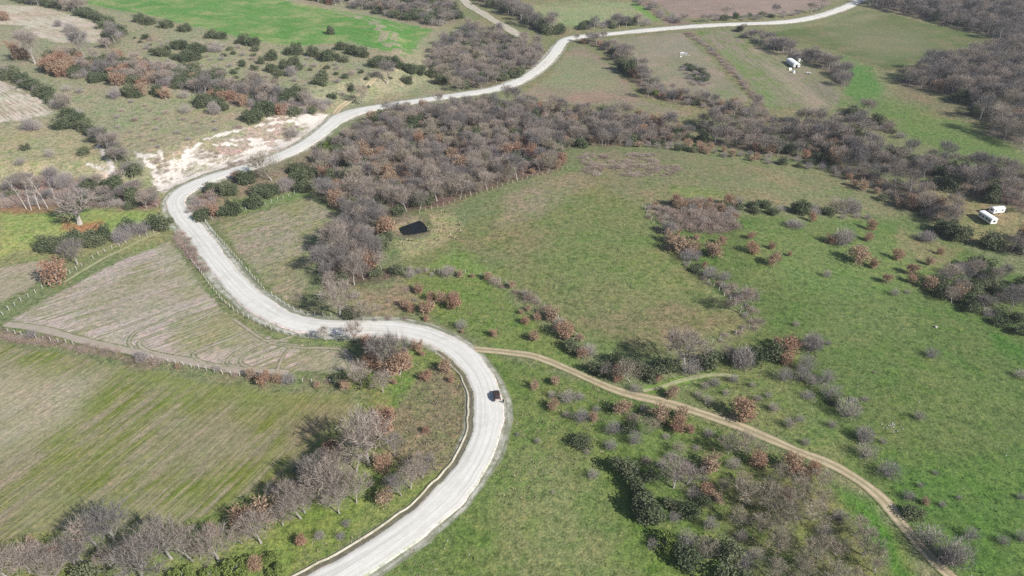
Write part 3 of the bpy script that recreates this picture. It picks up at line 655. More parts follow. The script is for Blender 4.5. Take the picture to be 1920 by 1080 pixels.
def path(name, pts, half, mat, fade, dz0=.1, prof=((-1, 0), (-.75, .02), (-.48, .0), (-.2, .03), (0, .04), (.2, .03), (.48, .0), (.75, .02), (1, 0))):
    p = even(catmull(WP(pts), 8), 1.2)[0]
    h = half * (.85 + .3 * vnoise(np.arange(len(p)) / 6, np.zeros(len(p)) + len(p)))
    return strip(name, np.column_stack([p, h]), prof, mat, fade, dz0=dz0)
path('dirt_track', TRACK, 1.65, M['track'], 1.1)
path('side_track', SPUR, .95, M['spur'], .9)
path('side_track', ROAD_SPUR, 1.6, M['track'], .6)
path('pale_cutting', PALE_CUT, 4.2, M['cut'], 1.5)
path('side_track', [(285, 408), (300, 404), (312, 400)], 1.1, M['spur'], .5)
path('side_track', [(302, 436), (270, 448), (235, 466), (200, 482), (160, 505), (120, 530)], .7, M['spur'], .5)
for pts, hw in [([(10, 608), (80, 618), (160, 640), (250, 660), (340, 676), (440, 694), (540, 700)], 1.7), ([(500, 690), (470, 690), (450, 678), (470, 660), (520, 640), (560, 628)], .6),
            ([(430, 690), (400, 688), (362, 668), (380, 655), (430, 636), (470, 618)], .7), ([(300, 664), (270, 655), (262, 640), (300, 625), (360, 605), (400, 585)], .7),
            ([(250, 655), (242, 640), (260, 620), (310, 600), (370, 575)], .6), ([(480, 694), (450, 690), (425, 680), (445, 660), (490, 640), (540, 640)], .6),
            ([(440, 600), (500, 640), (560, 652), (640, 656), (660, 690)], .6),
            ([(520, 696), (530, 670), (545, 650)], .6), ([(645, 656), (655, 675), (668, 698)], 1.3), ([(590, 652), (640, 654)], .7)]:
    path('wheel_mark', pts, hw, M['wheelmark'], 1.1, .12)

# the pond
pz = float(hz(POND[:, 0].mean(), POND[:, 1].mean()))
mw, t, b = newmat('pond_water'); b.inputs['Base Color'].default_value = (.005, .009, .010, 1); b.inputs['Roughness'].default_value = .12
b.inputs['Specular IOR Level'].default_value = .28
c0 = POND.mean(0); wz = pz + .95
ring = c0 + (POND - c0) * 1.02
me = mesh('pond_water', [(x, y, wz) for x, y in ring] , [tuple(range(len(ring)))], mw)
if me.polygons[0].normal.z < 0: me.flip_normals()
link('pond_water', me, kind='structure')

# the air between: a thin even haze in one closed box
hzb = MB(); hzb.box((-6000, -3200, -60), (6000, 9500, 150))
mh = bpy.data.materials.new('haze'); mh.use_nodes = True; th = mh.node_tree; th.nodes.clear(); oh = th.nodes.new('ShaderNodeOutputMaterial')
pv = th.nodes.new('ShaderNodeVolumePrincipled'); pv.inputs['Color'].default_value = (.86, .91, 1, 1); pv.inputs['Density'].default_value = HAZE; pv.inputs['Anisotropy'].default_value = .1
th.links.new(pv.outputs[0], oh.inputs['Volume']); hzo = hzb.build('haze', mh, kind='stuff', label='thin bluish haze over the valley', category='haze')

# ------------------------------------------------------------------ plants: prototypes
def tri_twigs(rng, bases, dirs, length, width):
    """one thin triangle per twig"""
    n = len(bases); d = dirs / np.linalg.norm(dirs, axis=1)[:, None]
    s = np.cross(d, rng.normal(size=(n, 3))); s /= np.linalg.norm(s, axis=1)[:, None] + 1e-9
    w = (width * (.6 + .8 * rng.random(n)))[:, None] / 2; L = (length * (.6 + .8 * rng.random(n)))[:, None]
    V = np.stack([bases - s * w, bases + s * w, bases + d * L], 1).reshape(-1, 3)
    return V, np.arange(3 * n).reshape(-1, 3)

def tube_np(p0, p1, r0, r1, n=4):
    d = p1 - p0; d = d / (np.linalg.norm(d) + 1e-9); a = np.cross(d, [.3, .9, .2]); a /= np.linalg.norm(a); b_ = np.cross(d, a)
    k = np.arange(n) * 2 * math.pi / n; c = np.cos(k)[:, None] * a + np.sin(k)[:, None] * b_
    V = np.vstack([p0 + r0 * c, p1 + r1 * c]); j = np.arange(n); j2 = (j + 1) % n
    F = np.vstack([np.stack([j, j2, n + j2], 1), np.stack([j, n + j2, n + j], 1)]); return V, F

def join(parts):
    V, F, n = [], [], 0
    for v, f in parts: V.append(v); F.append(f + n); n += len(v)
    return np.concatenate(V), np.concatenate(F)

def dome(rng, n, Wd, H, zlo, shell=.55):
    d = rng.normal(size=(n, 3)); d /= np.linalg.norm(d, axis=1)[:, None]; r = rng.random(n) ** shell
    # lumps: the outline swells and shrinks with direction
    lump = 1 + .16 * np.sin(3 * np.arctan2(d[:, 1], d[:, 0]) + rng.random() * 6) + .12 * np.sin(5 * np.arctan2(d[:, 1], d[:, 0]) + 4 * d[:, 2] + rng.random() * 6)
    c = (H + zlo) / 2; P = d * (r * lump)[:, None] * np.array([Wd * .46, Wd * .46, (H - zlo) * .5]); P[:, 2] += c
    return P, d

def grow_tree(seed, H=9., Wd=8., twigs=9, bare=.26, multi=1, up=.75, tw=.048, tl=.95, lv=3, fill=800, thick=.022, zlo=.26):
    """returns (trunk mesh data, twig mesh data, tips)"""
    rng = np.random.default_rng(seed); wood, fine, tips, par = [], [], [], []
    def rec(p, d, L, r, lev, last=-1):
        q_ = p; seg = 2
        for s in range(seg):
            d = d + rng.normal(size=3) * .13 + np.array([0, 0, .05]); d /= np.linalg.norm(d)
            n_ = q_ + d * L / seg; r2 = r * (.80 if s < seg - 1 else .66)
            (wood if lev < 2 else fine).append(tube_np(q_, n_, r, r2, 5 if lev == 0 else (4 if lev < 2 else 3))); q_ = n_; r = r2
            if lev < 2: par.append(last); last = len(wood) - 1
        if lev == lv: tips.append((q_, d, L)); return
        k = [5, 4, 3, 3][lev]; a0 = rng.random() * 6.28
        for j in range(k):
            az = a0 + 6.283 * j / k + rng.normal() * .35; sp = [.62, .55, .6, .6][lev] * (.7 + .6 * rng.random())
            o = np.array([math.cos(az), math.sin(az), 0]); ax = np.cross(d, o); 
            nd = d * math.cos(sp) + (o - d * (o @ d)) * math.sin(sp) + np.array([0, 0, .18 * up]); nd /= np.linalg.norm(nd)
            rec(q_ if lev < 2 else q_ - d * L * .12 * rng.random(), nd, L * (.66 + .22 * rng.random()) * (1.0 if lev else 1.0), r * .72, lev + 1, last)
    for m_ in range(multi):
        d0 = np.array([rng.normal() * .10, rng.normal() * .10, 1.]); 
        if multi > 1: d0 = d0 + np.array([math.cos(6.28 * m_ / multi), math.sin(6.28 * m_ / multi), 0]) * .35
        d0 /= np.linalg.norm(d0)
        rec(np.array([0., 0., -.25]) + (np.array([math.cos(6.28 * m_ / multi), math.sin(6.28 * m_ / multi), 0]) * .25 if multi > 1 else 0), d0, H * bare, thick * H / multi ** .4, 0)
    P = np.array([t_[0] for t_ in tips]); D = np.array([t_[1] for t_ in tips]); Ls = np.array([t_[2] for t_ in tips])
    n = len(P); idx = np.repeat(np.arange(n), twigs)
    base = P[idx] - D[idx] * (rng.random(len(idx)) * Ls[idx] * 1.2)[:, None]
    dirs = D[idx] + rng.normal(size=(len(idx), 3)) * .62 + np.array([0, 0, .12])
    fine.append(tri_twigs(rng, base, dirs, tl, tw))
    off = np.concatenate([[0], np.cumsum([len(w[0]) for w in wood])]); weld = [(off[j], off[j] + 1, off[k + 1] - 1) for j, k in enumerate(par) if k >= 0]
    wood = join(wood); wood = (wood[0], np.vstack([wood[1], np.array(weld, int).reshape(-1, 3)])); fine = join(fine)
    allv = np.vstack([wood[0], fine[0]]); sx = Wd / (np.percentile(np.abs(allv[:, :2]), 98) * 2); sz = H / np.percentile(allv[:, 2], 99.5)
    for v in (wood[0], fine[0], P): v[:, :2] *= sx; v[:, 2] = np.where(v[:, 2] > 0, v[:, 2] * sz, v[:, 2])
    if fill:
        C, d = dome(rng, fill, Wd, H, H * zlo); dd = d * .8 + np.array([0, 0, .75]) + rng.normal(size=d.shape) * .45
        fine = join([fine, tri_twigs(rng, C - dd * .3, dd, tl, tw)])
    return wood, fine, P

def leaves(rng, C, size, up=.4):
    n = len(C); a_ = rng.normal(size=(n, 3)); a_[:, 2] *= (1 - up); a_ /= np.linalg.norm(a_, axis=1)[:, None]
    b_ = np.cross(a_, rng.normal(size=(n, 3))); b_ /= np.linalg.norm(b_, axis=1)[:, None]
    s = (size * (.6 + .8 * rng.random(n)))[:, None] * .5
    V = np.stack([C - a_ * s - b_ * s * .55, C + a_ * s - b_ * s * .6, C + a_ * s * .8 + b_ * s * .6, C - a_ * s * .9 + b_ * s * .5], 1).reshape(-1, 3)
    i_ = np.arange(n)[:, None] * 4; return V, np.vstack([i_ + [0, 1, 2], i_ + [0, 2, 3]])

def lobes(rng, n, Wd, H, zlo, k, fill):
    """points in clumps over an uneven crown"""
    L = []
    for j in range(k):
        a_ = rng.random() * 6.28; rr = Wd * .5 * (.15 + .55 * rng.random() ** .6); h = zlo + (H - zlo) * (.12 + .70 * rng.random()) * (1 - .35 * rr / (Wd * .5))
        L.append((rr * math.cos(a_), rr * math.sin(a_), h, Wd * (.15 + .13 * rng.random()), (H - zlo) * (.17 + .12 * rng.random())))
    L = np.array(L); idx = rng.integers(0, k, n); d = rng.normal(size=(n, 3)); d /= np.linalg.norm(d, axis=1)[:, None]
    rad = np.where(rng.random(n) < fill, rng.random(n) ** .5, .85 + .3 * rng.random(n))[:, None]
    C = L[idx, :3] + d * rad * np.stack([L[idx, 3], L[idx, 3], L[idx, 4]], 1)
    return C[C[:, 2] > .08]

PROTO = {}
def proto(kind, Wd, H, trunk, crown, mt, mc):
    tm = mesh_np(kind + '_trunk', *trunk, mt) if trunk is not None else None
    cm = mesh_np(kind + '_crown', *crown, mc)
    if trunk is not None:
        V, F = join([trunk, crown]); bm = mesh_np(kind, V, F, [mt, mc], idx=[0] * len(trunk[1]) + [1] * len(crown[1]))
    else: bm = cm
    PROTO.setdefault(kind, []).append((Wd, H, tm, cm, bm))

for s in range(6):
    H = 8.6 + s * .3; w_, f_, P_ = grow_tree(100 + s, H, 8., 16, fill=1250); proto('bare_tree', 8., H, w_, f_, M['bark'], M['twig'])
for s in range(3):
    w_, f_, P_ = grow_tree(140 + s, 8.0, 8., 14, fill=1300, zlo=.15); proto('tan_tree', 8., 8.0, w_, f_, M['bark'], M['twig_tan'])
def pole_tree(seed, H=14.):
    rng = np.random.default_rng(seed); wood, fine, p = [], [], np.array([0., 0., -.2]); d = np.array([rng.normal() * .05, rng.normal() * .05, 1.]); B, D = [], []
    for k in range(9):
        d = d + rng.normal(size=3) * .03; d /= np.linalg.norm(d); n_ = p + d * H / 9; r = .15 * (1 - k / 9.4); wood.append(tube_np(p, n_, r, .15 * (1 - (k + 1) / 9.4), 6))
        if k > 2:
            for j in range(3):
                az = rng.random() * 6.28; o = np.array([math.cos(az) * .55, math.sin(az) * .55, .8]); L = (1.9 - .12 * k) * (.7 + .5 * rng.random()); q_ = p + (n_ - p) * rng.random()
                fine.append(tube_np(q_, q_ + o * L, .04, .015, 4)); B += [q_ + o * L * t_ for t_ in (.4, .6, .8, 1., .9, .7)]; D += [o] * 6
        p = n_
    B, D = np.array(B), np.array(D); D = D + rng.normal(size=D.shape) * .4; fine.append(tri_twigs(rng, B, D, .9, .05)); wd = join(wood); return (wd[0], np.vstack([wd[1], np.array([(12 * k, 12 * k + 1, 12 * k - 1) for k in range(1, 9)])])), join(fine)
for s in range(3):
    w_, f_ = pole_tree(160 + s); proto('pale_tree', 4., 14., w_, f_, M['white_bark'], M['pale_twig'])
w_, f_, P_ = grow_tree(183, 9., 10., 9, .13, 1, .3, .06, .9, fill=260, thick=.03, zlo=.05); proto('old_tree', 10., 9., w_, f_, M['old_bark'], M['twig'])
for s in range(5):
    rng = np.random.default_rng(200 + s); w_, f_, P_ = grow_tree(200 + s, 5.0, 4.8, 6, .2, 1, .6, .045, .6, 2, fill=150)
    C = lobes(rng, 1000, 4.9, 5.3, .35, 12 + 2 * s, .4); lv = leaves(rng, C, .30); proto('russet_oak', 5., 5.2, w_, join([f_, lv]), M['bark'], M['russet'])
for s in range(5):
    rng = np.random.default_rng(300 + s); w_, f_, P_ = grow_tree(300 + s, 3.2, 3.4, 2, .12, 1, .4, .05, .5, 1, fill=0)
    C = lobes(rng, 1500, 5.2, 3.8, .1, 15 + 2 * s, .3); lv = leaves(rng, C, .31); proto('evergreen_bush', 5., 3.7, w_, lv, M['bark'], M['ever'])
for s in range(2):
    rng = np.random.default_rng(350 + s); w_, f_, P_ = grow_tree(350 + s, 3.0, 3., 2, .12, 1, .4, .05, .5, 1, fill=0)
    C = lobes(rng, 1200, 5., 3.3, .1, 14, .3); lv = leaves(rng, C, .31); proto('light_green_bush', 5., 3.3, w_, lv, M['bark'], M['ever_light'])
for s in range(6):
    rng = np.random.default_rng(400 + s); C, d = dome(rng, 1500, 4., 2.8, -.35, .5); C = C[C[:, 2] > .05]; d = C / np.array([2., 2., 2.]) + np.array([0, 0, .45]); dd = d + rng.normal(size=d.shape) * .5
    f_ = tri_twigs(rng, C, dd, .5, .036); th = rng.random(40) * 6.28; dd = np.stack([np.cos(th) * .6, np.sin(th) * .6, .5 + .5 * rng.random(40)], 1)
    f_ = join([f_, tri_twigs(rng, np.zeros((40, 3)), dd, 1.9, .07)]); proto('bare_shrub', 4., 2.8, tube_np(np.array([0, 0, -.25]), np.array([.04, .02, .5]), .09, .05, 6), f_, M['twig'], M['shrub'])

for s in range(4):
    rng = np.random.default_rng(450 + s); C, d = dome(rng, 900, 4., 1.7, -.5, .5); C = C[C[:, 2] > .03]; dd = C / 2. + np.array([0, 0, .5]) + rng.normal(size=C.shape) * .6
    lf = leaves(rng, C[rng.random(len(C)) < .25], .16, 0); f_ = join([tri_twigs(rng, C, dd, .6, .04), lf]); proto('bramble_thicket', 4., 1.6, tube_np(np.array([0, 0, -.25]), np.array([.04, .02, .4]), .08, .05, 6), f_, M['twig'], M['bramble'])
HPR = {'bare_tree': 1.0, 'tan_tree': 1.0, 'pale_tree': 2.8, 'old_tree': 1., 'russet_oak': 1.04, 'evergreen_bush': .74, 'light_green_bush': .66, 'bare_shrub': .78}
PLANTS = []       # kind, x, y, z, crown width (m), stretch, area phrase or None
def plant(kind, x, y, wm, area=None, st=1.): PLANTS.append([kind, float(x), float(y), float(hz(x, y)), wm, st, area])

GROW = {'russet_oak': 1.15, 'evergreen_bush': 1.28, 'bare_shrub': 1.2, 'bare_tree': 1.15, 'light_green_bush': 1.2}
def at(kind, lst, st=1.):
    for it in lst:
        px, py, w = it[:3]; x, y = G(px, py); x, y = float(x), float(y); z = float(hz(x, y))
        wm = w * GROW.get(kind, 1.1) * depth(x, y, z) / FPX
        stv = (it[3] if len(it) > 3 else st) * random.uniform(.9, 1.12); big = {'evergreen_bush': 6.8, 'russet_oak': 8.5, 'bare_shrub': 6.8, 'light_green_bush': 6.8}.get(kind)
        if big and wm > big:      # a wide mass in the photograph is several plants grown together
            unit = big * .78; n = max(3, int(round((wm / unit) ** 2 * 1.05))); near_lm = min(LMW, key=lambda k: math.hypot(x - LMW[k][0], y - LMW[k][1]))
            area = f"in the clump {sector(x - LMW[near_lm][0], y - LMW[near_lm][1])} {near_lm}"
            for k in range(n):
                rr = (wm - unit) * .52 * math.sqrt((k + .5) / n); aa = 2.4 * k + x
                plant(kind, x + rr * math.cos(aa), y + rr * math.sin(aa) * .85 + wm * .2, unit * random.uniform(.8, 1.3), area, stv * random.uniform(1.0, 1.45))
        else: plant(kind, x, y, wm, None, stv)

def sector(dx, dy):
    if abs(dx) > abs(dy): return 'right of' if dx > 0 else 'left of'
    return 'beyond' if dy > 0 else 'in front of'
LM = {'the brown car': (932, 745), 'the pond': (775, 432), 'the sharp road bend': (330, 380), 'the gnarled pale tree': (150, 421), 'the pale poplars': (75, 389), 'the field gate': (320, 430),
      'the long white caravan': (1848, 410), 'the small white shed': (1486, 122), 'the heap of white stones': (1672, 802), 'the fork of the dirt track': (1200, 735), 'the start of the dirt track': (912, 658),
      'the pale tip of the side track': (1385, 706), 'the right fence top post': (1205, 388), 'the right fence corner post': (1417, 611), 'the gap in the middle fence': (885, 514), 'the lower end of the middle fence': (1111, 658),
      'the end post of the wood fence': (1064, 316), 'the bottom edge of the road': (640, 1075), 'the chalk bank': (440, 280), 'the green wheat field': (640, 70), 'the upper pale field': (100, 40), 'the lower pale field': (50, 195),
      'the road junction under the wood': (630, 218), 'the far road junction': (1060, 74), 'the wooden rubbish pile': (1283, 102), 'the lower right picture corner': (1915, 1075), 'the lower left picture corner': (5, 1075),
      'the white boulder': (1754, 614), 'the lower end of the dirt track': (1785, 1082), 'the middle of the dirt track': (1440, 823), 'the tan tree beside the dirt track': (1388, 783), 'the big shadow-casting fence tree': (1285, 696),
      'the narrow neck of the road': (650, 615), 'the bottom of the left fence': (465, 707), 'the left end of the lower fence': (16, 622), 'the bottom of the ditch bank': (600, 1075), 'the top of the wheat field': (560, 4)}
LMW = {k: [float(v[0]) for v in G(np.array([p[0]]), np.array([p[1]]))] for k, p in LM.items()}

# --- plants one can pick out, traced from the photograph: foot x, foot y, crown width in pixels
at('russet_oak', [(785, 548, 20), (851, 563, 21), (853, 578, 25), (802, 586, 30), (827, 567, 21), (759, 575, 17), (770, 584, 17), (808, 562, 16), (799, 601, 12), (926, 631, 16), (866, 624, 8),
 (702, 686, 36), (688, 652, 26), (748, 703, 42), (730, 700, 34), (765, 690, 24), (742, 680, 26), (757, 672, 20), (782, 656, 21), (791, 667, 12), (834, 696, 24), (800, 711, 22), (846, 716, 12), (498, 719, 28), (521, 716, 19), (595, 726, 13),
 (647, 731, 20), (739, 720, 12), (716, 806, 48), (799, 812, 14), (730, 790, 30), (1002, 638, 21), (1007, 600, 15), (984, 607, 16), (990, 582, 12), (977, 588, 10), (1032, 598, 27), (1060, 631, 33),
 (1092, 671, 21), (1155, 713, 24, 1.3), (1232, 713, 16), (1041, 720, 18), (1002, 729, 17), (1037, 768, 21), (1111, 788, 18), (1165, 776, 30), (1237, 787, 33), (1275, 786, 26), (1270, 808, 28), (1292, 811, 18, 1.2),
 (1260, 745, 23), (1388, 783, 44), (1475, 665, 36), (1473, 684, 21), (1521, 415, 14, 1.3), (1556, 456, 19), (1632, 431, 18, 1.2), (1627, 452, 16), (1605, 491, 38, .8), (1682, 486, 20), (1636, 501, 18),
 (1762, 477, 13), (1742, 497, 17), (1710, 515, 22), (1709, 530, 18), (1663, 530, 18), (1740, 541, 23), (1446, 466, 13), (1450, 496, 25), (1480, 480, 9), (1272, 471, 34), (1298, 476, 27), (1258, 456, 26),
 (1320, 502, 11), (1338, 481, 32, .85), (1352, 458, 17), (1306, 450, 13), (1407, 448, 14), (1410, 473, 24), (1330, 881, 40), (1325, 926, 25), (1345, 941, 23), (1420, 871, 30), (1733, 945, 14),
 (1480, 880, 38), (1525, 886, 24), (1507, 896, 22), (108, 529, 42), (402, 403, 24), (444, 336, 17), (98, 140, 30), (112, 146, 34), (128, 138, 32), (118, 132, 28), (104, 130, 26), (88, 132, 24), (218, 113, 32), (35, 113, 38), (220, 161, 24), (268, 179, 22), (312, 185, 22), (8, 40, 22),
 (60, 1036, 30), (105, 1042, 28), (462, 985, 46), (500, 975, 50), (400, 1006, 30), (567, 1021, 22), (480, 1066, 25), (725, 942, 34), (885, 520, 8), (863, 518, 14), (915, 524, 16), (960, 540, 14), (1455, 645, 14), (1400, 562, 22)])
at('bare_tree', [(637, 592, 66), (722, 694, 48, 1.2), (735, 690, 50, 1.25), (712, 672, 36), (665, 641, 36), (612, 640, 24), (677, 723, 40), (718, 736, 36), (1140, 706, 26), (1285, 696, 76, .9), (1363, 676, 26), (1385, 586, 48),
 (56, 1074, 60), (77, 1072, 50), (140, 1061, 62), (164, 1057, 45), (217, 1034, 72), (322, 1048, 72), (362, 1052, 62), (376, 1049, 32), (268, 1092, 98, .8), (410, 1052, 66), (605, 944, 76), (632, 935, 62), (642, 930, 52),
 (565, 972, 58), (572, 962, 46), (692, 872, 90), (668, 884, 62), (791, 896, 46), (770, 917, 46), (752, 930, 40), (490, 1018, 62), (530, 985, 44), (740, 855, 36), (705, 812, 30), (275, 391, 26), (145, 496, 42), (66, 119, 46), (162, 113, 38), (725, 157, 32),
 (20, 1085, 60), (110, 1090, 50), (545, 955, 50)])
at('tan_tree', [(1182, 716, 46), (1365, 851, 38), (1400, 946, 48), (1325, 1046, 44), (680, 600, 56, .7), (511, 338, 60, .9), (680, 196, 30, 1.2), (1565, 401, 40, .8), (1460, 900, 40), (1440, 960, 44), (1212, 813, 36)])
at('bare_tree', [(1262, 915, 56, .8), (1288, 908, 48, .8)])
at('pale_tree', [(50, 392, 16), (59, 394, 16), (75, 393, 17), (90, 391, 16), (111, 389, 13), (1197, 140, 14, .8)])
at('old_tree', [(150, 421, 66)])
at('evergreen_bush', [(1075, 656, 27), (1122, 699, 30), (1220, 709, 35), (1255, 701, 38), (1333, 688, 34, 1.3), (1412, 676, 36), (1382, 673, 22), (1456, 673, 30, 1.2), (1565, 758, 18), (1502, 403, 33), (1550, 403, 20), (1308, 503, 14),
 (1090, 836, 30), (1170, 886, 40), (1215, 901, 28), (1190, 921, 32, 1.3), (1215, 981, 56), (1205, 950, 34), (1320, 946, 25), (1262, 951, 28), (1292, 966, 33), (1290, 1056, 42), (1360, 1046, 46), (1370, 1096, 50), (1180, 808, 22),
 (1710, 969, 30), (250, 383, 34, 1.2), (215, 361, 28), (197, 353, 15), (97, 475, 52), (137, 463, 30), (165, 463, 46), (185, 459, 40), (245, 438, 34), (298, 433, 38), (318, 419, 16), (160, 289, 18), (48, 281, 14), (112, 244, 27),
 (423, 368, 44), (394, 363, 30), (494, 371, 44), (461, 346, 26), (373, 416, 40), (425, 404, 24), (438, 403, 28), (477, 391, 28), (565, 361, 34), (577, 336, 36), (560, 346, 30), (548, 323, 20), (608, 283, 20), (628, 299, 30), (473, 233, 34),
 (762, 158, 19), (620, 65, 15), (335, 93, 32), (372, 99, 34), (350, 116, 38), (302, 106, 34), (407, 142, 24), (367, 131, 17), (385, 203, 44), (417, 208, 24), (245, 183, 42), (293, 179, 20), (178, 156, 30), (205, 153, 26),
 (550, 103, 38), (585, 107, 24), (616, 114, 36), (640, 94, 27), (662, 103, 27), (680, 108, 25), (717, 126, 50), (740, 126, 28), (765, 136, 30), (787, 141, 26), (807, 146, 24), (827, 158, 22), (535, 131, 21), (562, 131, 16), (552, 122, 17), (508, 113, 25), (510, 136, 25),
 (492, 119, 14), (602, 161, 25), (647, 116, 15), (525, 142, 15), (647, 147, 11), (810, 36, 28), (280, 47, 22), (262, 42, 18), (310, 53, 24), (345, 60, 26), (395, 72, 26), (412, 74, 20), (455, 83, 26), (475, 87, 22), (1170, 134, 26, 1.7), (1180, 142, 22, 1.7),
 (600, 305, 30), (626, 280, 28), (650, 266, 30), (682, 248, 26), (560, 328, 26), (640, 302, 24), (700, 236, 22), (820, 212, 20), (905, 225, 20), (1000, 232, 22), (1040, 240, 24), (935, 245, 18), (1838, 512, 46), (1852, 527, 32), (1800, 454, 46), (1775, 441, 36), (635, 717, 24), (640, 528, 22), (655, 596, 18), (705, 518, 22), (745, 512, 20), (660, 170, 16)])
at('light_green_bush', [(1245, 1024, 40, 1.2), (608, 286, 24), (664, 254, 22), (880, 206, 20), (950, 214, 22), (108, 1066, 28), (442, 1070, 42), (30, 1080, 26), (505, 1050, 26), (340, 1085, 40), (395, 1080, 30), (254, 150, 12), (1228, 178, 14, 1.3), (520, 1075, 30)])
at('bare_shrub', [(865, 616, 22), (543, 719, 27), (1105, 666, 28), (1298, 701, 34), (1395, 693, 40), (1065, 753, 30), (1087, 749, 17), (1118, 771, 15), (1062, 781, 14), (1090, 789, 30), (1150, 811, 30),
 (1191, 734, 21), (1327, 756, 19), (1340, 723, 21), (1375, 716, 19), (1322, 728, 15), (1421, 751, 15), (1375, 786, 15), (1525, 661, 42), (1552, 646, 13), (1510, 696, 36, 1.1), (1470, 713, 31), (1550, 716, 29), (1557, 746, 37),
 (1590, 781, 42), (1515, 746, 26, .5), (1600, 753, 17, .6), (1622, 751, 15, .6), (1560, 801, 17), (1617, 822, 33), (1745, 669, 24), (1722, 786, 19, 1.2), (1912, 707, 22), (1492, 611, 13), (1677, 554, 15), (1600, 401, 40), (1492, 429, 34, .5),
 (1580, 463, 37), (1590, 451, 24), (1741, 456, 34, .6), (1550, 519, 16), (1290, 489, 29), (1255, 441, 32), (1330, 521, 30), (1358, 526, 24), (1145, 841, 24), (1190, 832, 25, 1.3), (1190, 886, 17), 
 (1225, 1026, 23), (1300, 931, 27), (1265, 976, 23), (1332, 991, 26, 1.2), (1290, 1031, 44), (1390, 1011, 23), (1395, 1066, 35), (1665, 892, 40), (1622, 857, 35), (1620, 828, 32), (1510, 833, 15), (1703, 936, 21), (1725, 913, 12), (1740, 1017, 48),
 (1790, 1068, 62), (1768, 1047, 30), (1820, 1009, 27), (1880, 1019, 21), (1915, 1013, 24), (1797, 935, 10), (1913, 935, 15), (1766, 949, 14), (1753, 889, 11), (1655, 831, 13), (225, 456, 48), (270, 439, 28), (95, 294, 19), (40, 309, 19),
 (56, 336, 17), (96, 339, 26), (160, 341, 19), (112, 356, 46), (58, 246, 38), (532, 361, 40), (548, 259, 28), (37, 73, 24), (107, 51, 20), (130, 61, 30), (402, 99, 30), (402, 216, 25), (350, 212, 21), (213, 186, 28), (126, 171, 15), (150, 174, 13),
 (547, 144, 21), (347, 184, 19), (270, 676, 24), (262, 672, 18), (62, 633, 20), (700, 655, 24), (1035, 745, 16), (1008, 830, 12), (970, 816, 8), (1112, 896, 22), (1037, 925, 8), (1100, 850, 12), (668, 560, 20), (770, 520, 20), (838, 518, 26), (1450, 770, 20), (1480, 800, 22), (1500, 790, 16), (1700, 550, 10), (1640, 700, 6),
 (1360, 740, 14), (1410, 725, 12), (1440, 745, 14), (1310, 745, 16), (640, 1010, 16), (650, 985, 16), (600, 1010, 20)])

# --- woods, hedges and scrub: feet spread through their areas
KEEP = [[(1788, 384), (1900, 384), (1930, 432), (1905, 456), (1842, 460), (1802, 442)], [(728, 402), (800, 402), (815, 445), (740, 450)], [(730, 305), (765, 305), (765, 325), (730, 325)]]
def scatter(poly, gap, mix, size, area, st=1., seed=0, patchy=0.):
    rng = np.random.default_rng(1000 + seed); B = WP(poly); lo, hi = B.min(0), B.max(0)
    n = int((hi - lo).prod() / gap ** 2 * 3.2); p = lo + rng.random((n, 2)) * (hi - lo); p = p[inside(p[:, 0], p[:, 1], B)]
    qx, qy = project(p[:, 0], p[:, 1], hz(p[:, 0], p[:, 1]))
    for kp in KEEP: p_in = inside(qx, qy, kp); p, qx, qy = p[~p_in], qx[~p_in], qy[~p_in]
    if patchy: p = p[vnoise(p[:, 0] / 8 + seed, p[:, 1] / 8) + .4 * vnoise(p[:, 0] / 2.5, p[:, 1] / 2.5) > patchy + .2]
    cell, kept = {}, 0; kinds = list(mix); pr = np.array([mix[k] for k in kinds], float); pr /= pr.sum()
    for q_ in PLANTS:
        cell.setdefault((int(q_[1] // gap), int(q_[2] // gap)), []).append((q_[1], q_[2]))
    for x, y in p:
        g = (int(x // gap), int(y // gap)); ok = True
        for i_ in (-1, 0, 1):
            for j_ in (-1, 0, 1):
                for u, v in cell.get((g[0] + i_, g[1] + j_), ()):
                    if (u - x) ** 2 + (v - y) ** 2 < gap * gap * .8: ok = False
        if not ok: continue
        cell.setdefault(g, []).append((x, y))
        # kinds come in drifts, not evenly mixed
        nz = vnoise(np.array([x / 22.]), np.array([y / 22.]))[0]
        k = kinds[int(np.searchsorted(np.cumsum(pr), rng.random() if rng.random() < .55 else np.clip((nz - .22) / .56, 0, .999)))]
        w = rng.uniform(*size) * {'evergreen_bush': .95, 'russet_oak': .82, 'bare_shrub': .75, 'light_green_bush': .8}.get(k, 1.) if isinstance(size, tuple) else size[k] * rng.uniform(.8, 1.25)
        plant(k, x, y, w, area, st * rng.uniform(.8, 1.3)); kept += 1
    return kept

C_ = {}
BRAM = [[(285, 300), (312, 298), (318, 325), (290, 330)], [(372, 284), (405, 280), (408, 296), (378, 300)], [(420, 306), (470, 300), (470, 310), (425, 318)], [(530, 240), (560, 238), (560, 262), (535, 264)]]
for j_, b_ in enumerate(BRAM): pass
C_['main'] = scatter(W_MAIN, 3.5, {'evergreen_bush': .12, 'tan_tree': .22, 'bare_tree': .47, 'russet_oak': .15, 'bare_shrub': .04}, (3.8, 8.2), 'in the central wood above the pond', 1., 1)
C_['south'] = scatter(W_SOUTH, 3.8, {'russet_oak': .14, 'bare_tree': .80, 'evergreen_bush': .05}, (5, 8.8), 'in the copse between the pond and the road', 1.1, 2)
C_['vlow'] = scatter(W_VLOW, 3.7, {'evergreen_bush': .10, 'russet_oak': .16, 'bare_tree': .62, 'bare_shrub': .16}, (4.6, 8.6), 'in the tree belt below the two white caravans', .95, 3)
C_['vup'] = scatter(W_VUP, 3.9, {'evergreen_bush': .18, 'russet_oak': .06, 'bare_tree': .72}, (4.5, 9.2), 'in the valley wood behind the two white caravans', .95, 4)
